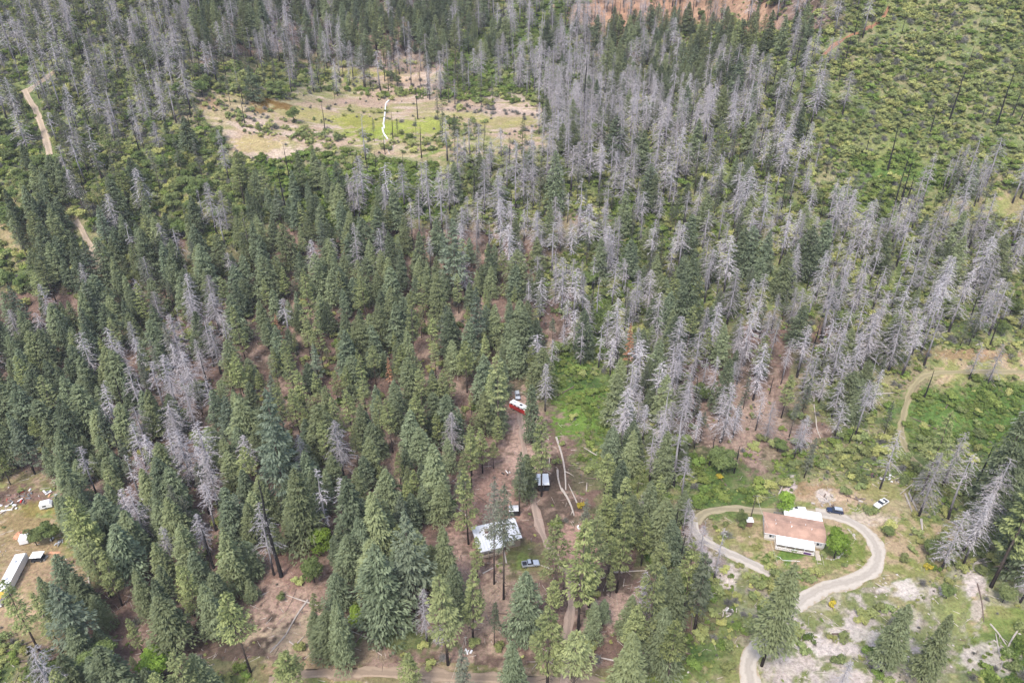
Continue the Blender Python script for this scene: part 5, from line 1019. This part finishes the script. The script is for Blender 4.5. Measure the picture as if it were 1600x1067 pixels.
LG = [((869, 684), (884, 766), .42, 'log', 1, 'long pale fallen trunk, right one of the two in the gully above the pine clearing'), ((871, 735), (878, 768), .40, 'log', 0, 'shorter pale fallen trunk left of the longest one in the gully'),
 ((877, 764), (897, 806), .42, 'log', 1, 'lower pale fallen trunk continuing towards the yellow flowering bush'), ((1100, 323), (1140, 292), .5, 'log', 0, 'straight pale log lying bare on the upper right slope'),
 ((481, 938), (447, 992), .30, 'log', 0, 'smooth upper trunk of the fallen forked log on the leaf-strewn slope'), ((446, 993), (422, 1020), .22, 'log', 3, 'branching top of the fallen forked log on the leaf-strewn slope'), ((463, 920), (447, 955), .10, 'log_brown', 2, 'thin brown fallen branch left of the forked log'),
 ((0, 1022), (52, 1001), .26, 'log_brown', 0, 'upper long brown pole lying at the bottom left'), ((3, 1035), (56, 1031), .26, 'log_brown', 0, 'lower long brown pole lying at the bottom left'),
 ((1425, 757), (1406, 772), .20, 'log', 1, 'pale fallen branch at the top of the log tangle right of the white pickup'), ((1414, 772), (1425, 800), .32, 'log', 1, 'left long log of the tangle right of the white pickup'), ((1420, 771), (1433, 798), .32, 'log', 1, 'right long log of the tangle right of the white pickup'), ((1427, 757), (1420, 770), .18, 'log', 0, 'short upright-looking branch in the tangle right of the white pickup'),
 ((1272, 614), (1276, 660), .26, 'log', 0, 'thin bleached trunk lying downhill on the slope above the home'), ((1275, 655), (1282, 685), .24, 'log', 3, 'broken bleached lower trunk on the slope above the home'), ((1473, 754), (1512, 758), .22, 'log', 1, 'grey log under the dead trees at the right edge'), ((1398, 749), (1420, 741), .16, 'log', 1, 'thin pale branch above the log tangle'),
 ((1439, 812), (1441, 832), .40, 'log', 0, 'short pale log standing out on the grass right of the road bend'), ((1465, 859), (1492, 866), .24, 'log', 0, 'topmost grey log of the small stack right of the gravel drive'), ((1468, 862), (1490, 869), .22, 'log', 0, 'middle grey log of the small stack right of the gravel drive'), ((1462, 868), (1470, 875), .2, 'log', 0, 'short grey log left of the small stack'),
 ((1597, 976), (1563, 1047), .24, 'log', 2, 'longest grey fallen trunk in the bottom right corner'), ((1547, 975), (1572, 1008), .24, 'log', 2, 'grey fallen trunk crossing the longest one in the bottom right corner'), ((1552, 1000), (1580, 1022), .2, 'log', 1, 'thin grey log lying below the crossing trunks bottom right'), ((1527, 912), (1537, 972), .18, 'log_brown', 1, 'thin brown fallen stem beside the bare pale soil at the right'),
 ((865, 621), (897, 604), .30, 'log_brown', 1, 'brown fallen log above the bright bramble patch'), ((665, 433), (685, 428), .2, 'log', 0, 'short pale log in the dense stand below the middle of the meadow'), ((609, 518), (621, 502), .2, 'log', 0, 'short pale log on the red-brown path in the dense stand'), ((473, 387), (481, 375), .2, 'log', 0, 'short pale log among firs left of centre'),
 ((847, 402), (866, 407), .26, 'log', 1, 'pale log among dead trees right of centre'), ((720, 555), (740, 549), .3, 'log_brown', 0, 'dark fallen log under firs in the centre'), ((1045, 612), (1078, 611), .2, 'log', 0, 'horizontal pale log in front of the grey dead stand'), ((785, 617), (800, 627), .28, 'log_brown', 0, 'brown fallen log behind the red and white motorhome'),
 ((1253, 983), (1263, 1012), .12, 'log', 0, 'thin white stick on the pale rocky slope'), ((1244, 700), (1238, 712), .2, 'log', 0, 'short pale log beside the round bushes above the home'), ((1344, 693), (1351, 683), .2, 'log', 0, 'short white log at the foot of the grey dead trees'), ((1285, 690), (1300, 682), .15, 'log', 1, 'thin pale branch on the green slope above the home'), ((1090, 925), (1120, 928), .14, 'log', 3, 'white branching limb below the pale soil bank'),
 ((452, 1002), (463, 1011), .2, 'log', 0, 'short sawn pale log below the forked log'), ((8, 794), (20, 786), .2, 'log', 0, 'upper pale plank of the junk pile at the left edge'), ((2, 799), (19, 796), .26, 'steel', 0, 'lower grey pipe of the junk pile at the left edge'), ((110, 765), (122, 753), .3, 'log', 0, 'pale log beside the brown crate')]
for i, (a, c, r, m_, kd_, lb) in enumerate(LG): beam('fallen_log', a, c, r, m_, lb, 'log', None, kids=kd_, seed=i)
# countable fallen logs scattered in the burnt stands
cand = []; tries = 0
while len(cand) < 130 and tries < 4000:
    tries += 1; bx, by = rnd.uniform(20, 1580), rnd.uniform(330, 1040); c = chr(cell(TMAP, np.array([bx]), np.array([by]))[0]); g_ = chr(cell(GMAP, np.array([bx]), np.array([by]))[0])
    if c not in 'DdMpPs.' or (g_ in 'ym'): continue
    A = at(bx, by)
    if not clear_mask(np.array([A.x]), np.array([A.y]), 1.5)[0]: continue
    an = rnd.uniform(0, 3.14); ln = rnd.uniform(3.5, 10); cand.append((bx, by, A, an, ln))
nm = name_all([(i, 'fallen grey log', 'fallen grey logs', zone(c[0], c[1]), c[0], c[4], c[1]) for i, c in enumerate(cand)])
for i, (bx, by, A, an, ln) in enumerate(cand):
    g = MB(); pts = []
    for k in range(5):
        t_ = k / 4 * ln; x_, y_ = A.x + math.cos(an) * t_, A.y + math.sin(an) * t_; pts.append(Vector((x_, y_, ground(x_, y_) + .22)) - A)
    g.tube(pts, [.24, .22, .19, .15, .08], 5); o = g.build('fallen_log', M['log' if rnd.random() < .6 else 'log_brown']); o.location = A; tag(o, nm[i][0], 'log', nm[i][1])
# litter nobody could count: sticks and stones
def litter(name, n, m_, label, fn, codes, zone_y=(300, 1090), xr=(0, 1600)):
    V = []; F = []; c0 = 0; k = 0
    pxs = npr.uniform(xr[0], xr[1], n * 3); pys = npr.uniform(*zone_y, n * 3); cc = cell(GMAP, pxs, pys)
    # positions are drawn on the ground plane around the scene and kept by ground type
    w = npr.rand(n * 3, 2); Y = 95 + 420 * w[:, 0] ** 1.1; Xx = (w[:, 1] - .5) * 2 * (60 + .76 * Y); Z = H(Xx, Y); px_, py_, _ = project(Xx, Y, Z); cc = cell(GMAP, px_, py_)
    ok = np.isin(cc, [ord(q) for q in codes]) & (px_ > -20) & (px_ < 1620) & (py_ < 1090); idx = np.where(ok)[0][:n]; idx = idx[clear_mask(Xx[idx], Y[idx], .2)]
    for i in idx:
        v, f = fn(Xx[i], Y[i], Z[i]); V += v; F += [[q + c0 for q in ff] for ff in f]; c0 += len(v)
    me = bpy.data.meshes.new(name); me.from_pydata(V, [], F); me.materials.append(M[m_]); o = bpy.data.objects.new(name, me); COL.objects.link(o); tag(o, label, None, None, 'stuff')
def stick(x, y, z):
    a = rnd.uniform(0, 6.28); l = rnd.uniform(.6, 3.2); w = rnd.uniform(.04, .11); dx, dy = math.cos(a), math.sin(a); x2, y2 = x + dx * l, y + dy * l; z2 = ground(x2, y2)
    return [(x - dy * w, y + dx * w, z + .03), (x + dy * w, y - dx * w, z + .03), (x2 + dy * w * .4, y2 - dx * w * .4, z2 + .05), (x2 - dy * w * .4, y2 + dx * w * .4, z2 + .05), (x, y, z + .03 + w * 2), (x2, y2, z2 + .08)], [(0, 1, 2, 3)[::-1], (1, 2, 5, 4), (3, 0, 4, 5), (0, 1, 4), (2, 3, 5)]
def stone(x, y, z):
    s = rnd.uniform(.12, .42) * (1.6 if rnd.random() < .08 else 1); vs = [(x + s * math.cos(k * 1.257 + rnd.random()) * rnd.uniform(.7, 1.2), y + s * math.sin(k * 1.257 + rnd.random() * .5) * rnd.uniform(.7, 1.2), z - .05) for k in range(5)]
    vs += [(x + (v[0] - x) * .6, y + (v[1] - y) * .6, z + s * rnd.uniform(.4, .8)) for v in vs]; return vs, [tuple(range(5, 10))] + [(k, (k + 1) % 5, 5 + (k + 1) % 5, 5 + k) for k in range(5)]
litter('fallen_twigs', 5200, 'log', 'pale fallen twigs strewn over the forest floor', stick, 'dgpy')
litter('brown_twigs', 4200, 'log_brown', 'brown fallen twigs strewn over the forest floor', stick, 'dgl')
litter('pale_stones', 2600, 'rock', 'pale stones strewn over the bare rocky ground', stone, 'pp')
litter('field_stones', 700, 'rock', 'pale stones strewn over the grass and meadow', stone, 'ym')
# ---- white pipe across the meadow
def pipe(name, pix, r, m_, label, cat):
    pts = catmull([at(*p) for p in pix], 2.0); A = pts[0].copy(); g = MB(); g.tube([Vector((p.x, p.y, ground(p.x, p.y) + r * .8)) - A for p in pts], r, 8); o = g.build(name, M[m_]); o.location = A
    for p in o.data.polygons: p.use_smooth = len(p.vertices) == 4
    return tag(o, label, cat)
pipe('white_pipe', [(603, 163), (601.5, 178), (599.5, 193)], .45, 'awning', 'upper length of the thick white pipe crossing the tan meadow', 'pipe')
pipe('white_pipe', [(599, 194), (600.5, 201)], .5, 'awning', 'short middle length of the thick white pipe in the meadow', 'pipe')
pipe('white_pipe', [(597.5, 201), (600, 210), (605.5, 218)], .45, 'awning', 'lower length of the thick white pipe at the meadow edge', 'pipe')
pipe('white_pipe', [(604, 161.5), (608, 158)], .45, 'awning', 'short white pipe end at the far side of the meadow', 'pipe')
pipe('thin_hose', [(598, 212), (603, 228), (609, 242)], .16, 'wire', 'thin pale hose running downhill from the left of the white pipe', 'hose')
pipe('thin_hose', [(609, 217), (614, 233)], .14, 'wire', 'thin pale hose running downhill right of the white pipe', 'hose')
pipe('garden_hose', [(1210, 869), (1218, 870), (1223, 875), (1240, 876), (1250, 877)], .07, 'white', 'pale garden hose winding over the lawn below the salmon-roofed home', 'hose')
# ---- utility pole and wires
p = at(1173, 808); up_ = empty('utility_pole', p, 0, 'dark wooden utility pole with a crossarm left of the salmon-roofed home', 'utility pole'); b = MB(); b.tube([(0, 0, -.5), (0.3, .2, 9.0)], [.16, .11], 8); b.build('pole', M['pole'], up_)
b = MB(); b.box(-.6, 1.2, .14, .26, 8.3, 8.42); b.build('crossarm', M['pole'], up_)
for k in (-.45, 1.05): b = MB(); b.tube([(k, .2, 8.42), (k, .2, 8.62)], .05, 6); b.build('insulator', M['white'], up_)
def wire(a, b_, sag, label):
    A, B_ = Vector(a), Vector(b_); g = MB(); g.tube([A.lerp(B_, t / 12) - Vector((0, 0, sag * 4 * (t / 12) * (1 - t / 12))) - A for t in range(13)], .035, 4); o = g.build('overhead_wire', M['wire']); o.location = A; return tag(o, label, 'wire')
top = p + Vector((.3, .2, 8.9)); hr = Matrix.Rotation(ha, 4, 'Z'); hw = Vector(hl) + hr @ Vector((.6, 1.2, 3.9))
wire(top, hw, .5, 'overhead wire from the utility pole down to the salmon-roofed home'); wire(Vector(hl) + hr @ Vector((1.0, -.2, 2.9)), at(1214, 884) + Vector((0, 0, 1.0)), .3, 'pale wire running from the home down to the lawn'); wire(top, at(1208, 790) + Vector((0, 0, 4)), .8, 'overhead wire from the utility pole toward the tree behind the home')
p = at(696, 1064); q = at(728, 1008); g = empty('utility_pole', q, 0, 'short pale utility pole at the bottom of the path below the metal-roofed house', 'utility pole'); b = MB(); b.tube([(0, 0, -.4), (0, 0, 3.4)], [.12, .10], 8); b.build('pole', M['woodpale'], g)
b = MB(); b.box(-.5, .5, -.05, .05, 3.1, 3.2); b.build('crossarm', M['woodpale'], g); wire(q + Vector((0, 0, 3.2)), at(706, 1062) + Vector((0, 0, .4)), .2, 'yellowish guy wire from the short pole to the dirt track')
print('LONG', [o['label'] for o in COL.objects if 'label' in o and len(o['label'].split()) > 16][:40])
# ---- stone borders in the garden and piles of debris
def arc_stones(pix, lab, n_=14):
    pts = catmull([at(*p) for p in pix], .6); A = pts[0]; t = empty('stone_border', A, 0, lab, 'stone border')
    for k, q in enumerate(pts[:40]):
        v, f = stone(0, 0, 0); m2 = bpy.data.meshes.new('stone'); m2.from_pydata(v, [], f); m2.materials.append(M['rock']); o = bpy.data.objects.new('stone', m2); COL.objects.link(o); o.parent = t; o.location = q - A; o.scale = (.9, .9, .9)
arc_stones([(1328, 828), (1335, 838), (1333, 848), (1322, 851)], 'curved border of pale stones right of the round green tree')
arc_stones([(1323, 857), (1316, 866), (1302, 874), (1291, 872)], 'curved border of stones below the round green tree')
arc_stones([(1325, 826), (1337, 842)], 'straight border of pale stones right of the round green tree')
def pile(px, py, n, sp, m_, lab, seed, kind='board'):
    rg = random.Random(seed); A = at(px, py); t = empty('debris_pile', A, 0, lab, 'debris pile')
    for k in range(n):
        x, y = rg.gauss(0, sp), rg.gauss(0, sp * .8); a = rg.uniform(0, 3.14); l = rg.uniform(.5, 1.6); w = rg.uniform(.08, .3); zz = ground(A.x + x, A.y + y) - A.z
        b = MB(); b.box(-l / 2, l / 2, -w, w, 0, rg.uniform(.08, .35)); o = b.build(kind, M[rg.choice(m_)], t); o.location = (x, y, zz + .02 + rg.uniform(0, .3)); o.rotation_euler = (rg.uniform(-.3, .3), rg.uniform(-.3, .3), a)
pile(28, 780, 26, 2.2, ['brown', 'red', 'brown', 'white', 'wood', 'steel'], 'reddish junk pile of boards and scrap above the left clearing', 1)
pile(10, 792, 12, 1.6, ['steel', 'woodpale', 'white'], 'pile of grey planks at the left edge of the clearing', 2)
pile(118, 758, 9, 1.2, ['white', 'woodpale', 'steel'], 'small heap of pale scrap right of the brown crate', 3)
pile(86, 776, 7, .6, ['white', 'rock', 'orange'], 'small heap of pale rubbish behind the tiny white camper', 4)
pile(75, 768, 6, .6, ['white', 'steel'], 'small white scrap heap under the trees above the tiny camper', 5)
pile(1288, 781, 26, 1.8, ['woodpale', 'log', 'log_brown', 'rock'], 'heap of pale broken wood left of the dark blue car', 6)
pile(1345, 783, 18, 1.5, ['log_brown', 'log', 'wood'], 'grey brush heap between the dark blue car and the white pickup', 7)
pile(995, 990, 16, 1.6, ['white', 'woodpale', 'log'], 'scatter of split white wood in the pink clearing', 8)
pile(1138, 956, 14, 1.1, ['rock', 'rock', 'woodpale', 'white'], 'white rubble heap left of the lower gravel drive', 9)
pile(1385, 749, 14, 1.3, ['rock', 'woodpale', 'white'], 'pale rubble heap above the white pickup', 10)
pile(1362, 744, 10, 1.0, ['dark', 'brown'], 'dark scrap heap above the grassy clearing', 11)
pile(729, 1018, 6, .8, ['white', 'silver', 'woodpale'], 'white scrap beside the short pale pole at the bottom', 12)
pile(792, 740, 4, .5, ['white', 'dark'], 'small white object heap beside the shaded gravel track', 13)
pile(90, 848, 10, .9, ['white', 'steel', 'roofmetal'], 'white scrap under the trees behind the white-roofed cart', 14)
pile(1275, 892, 5, .5, ['white', 'steel'], 'small pale object heap at the foot of the ramp', 15)
pile(905, 824, 3, .4, ['white'], 'tiny white heap in the pine clearing right of the metal-roofed house', 16)
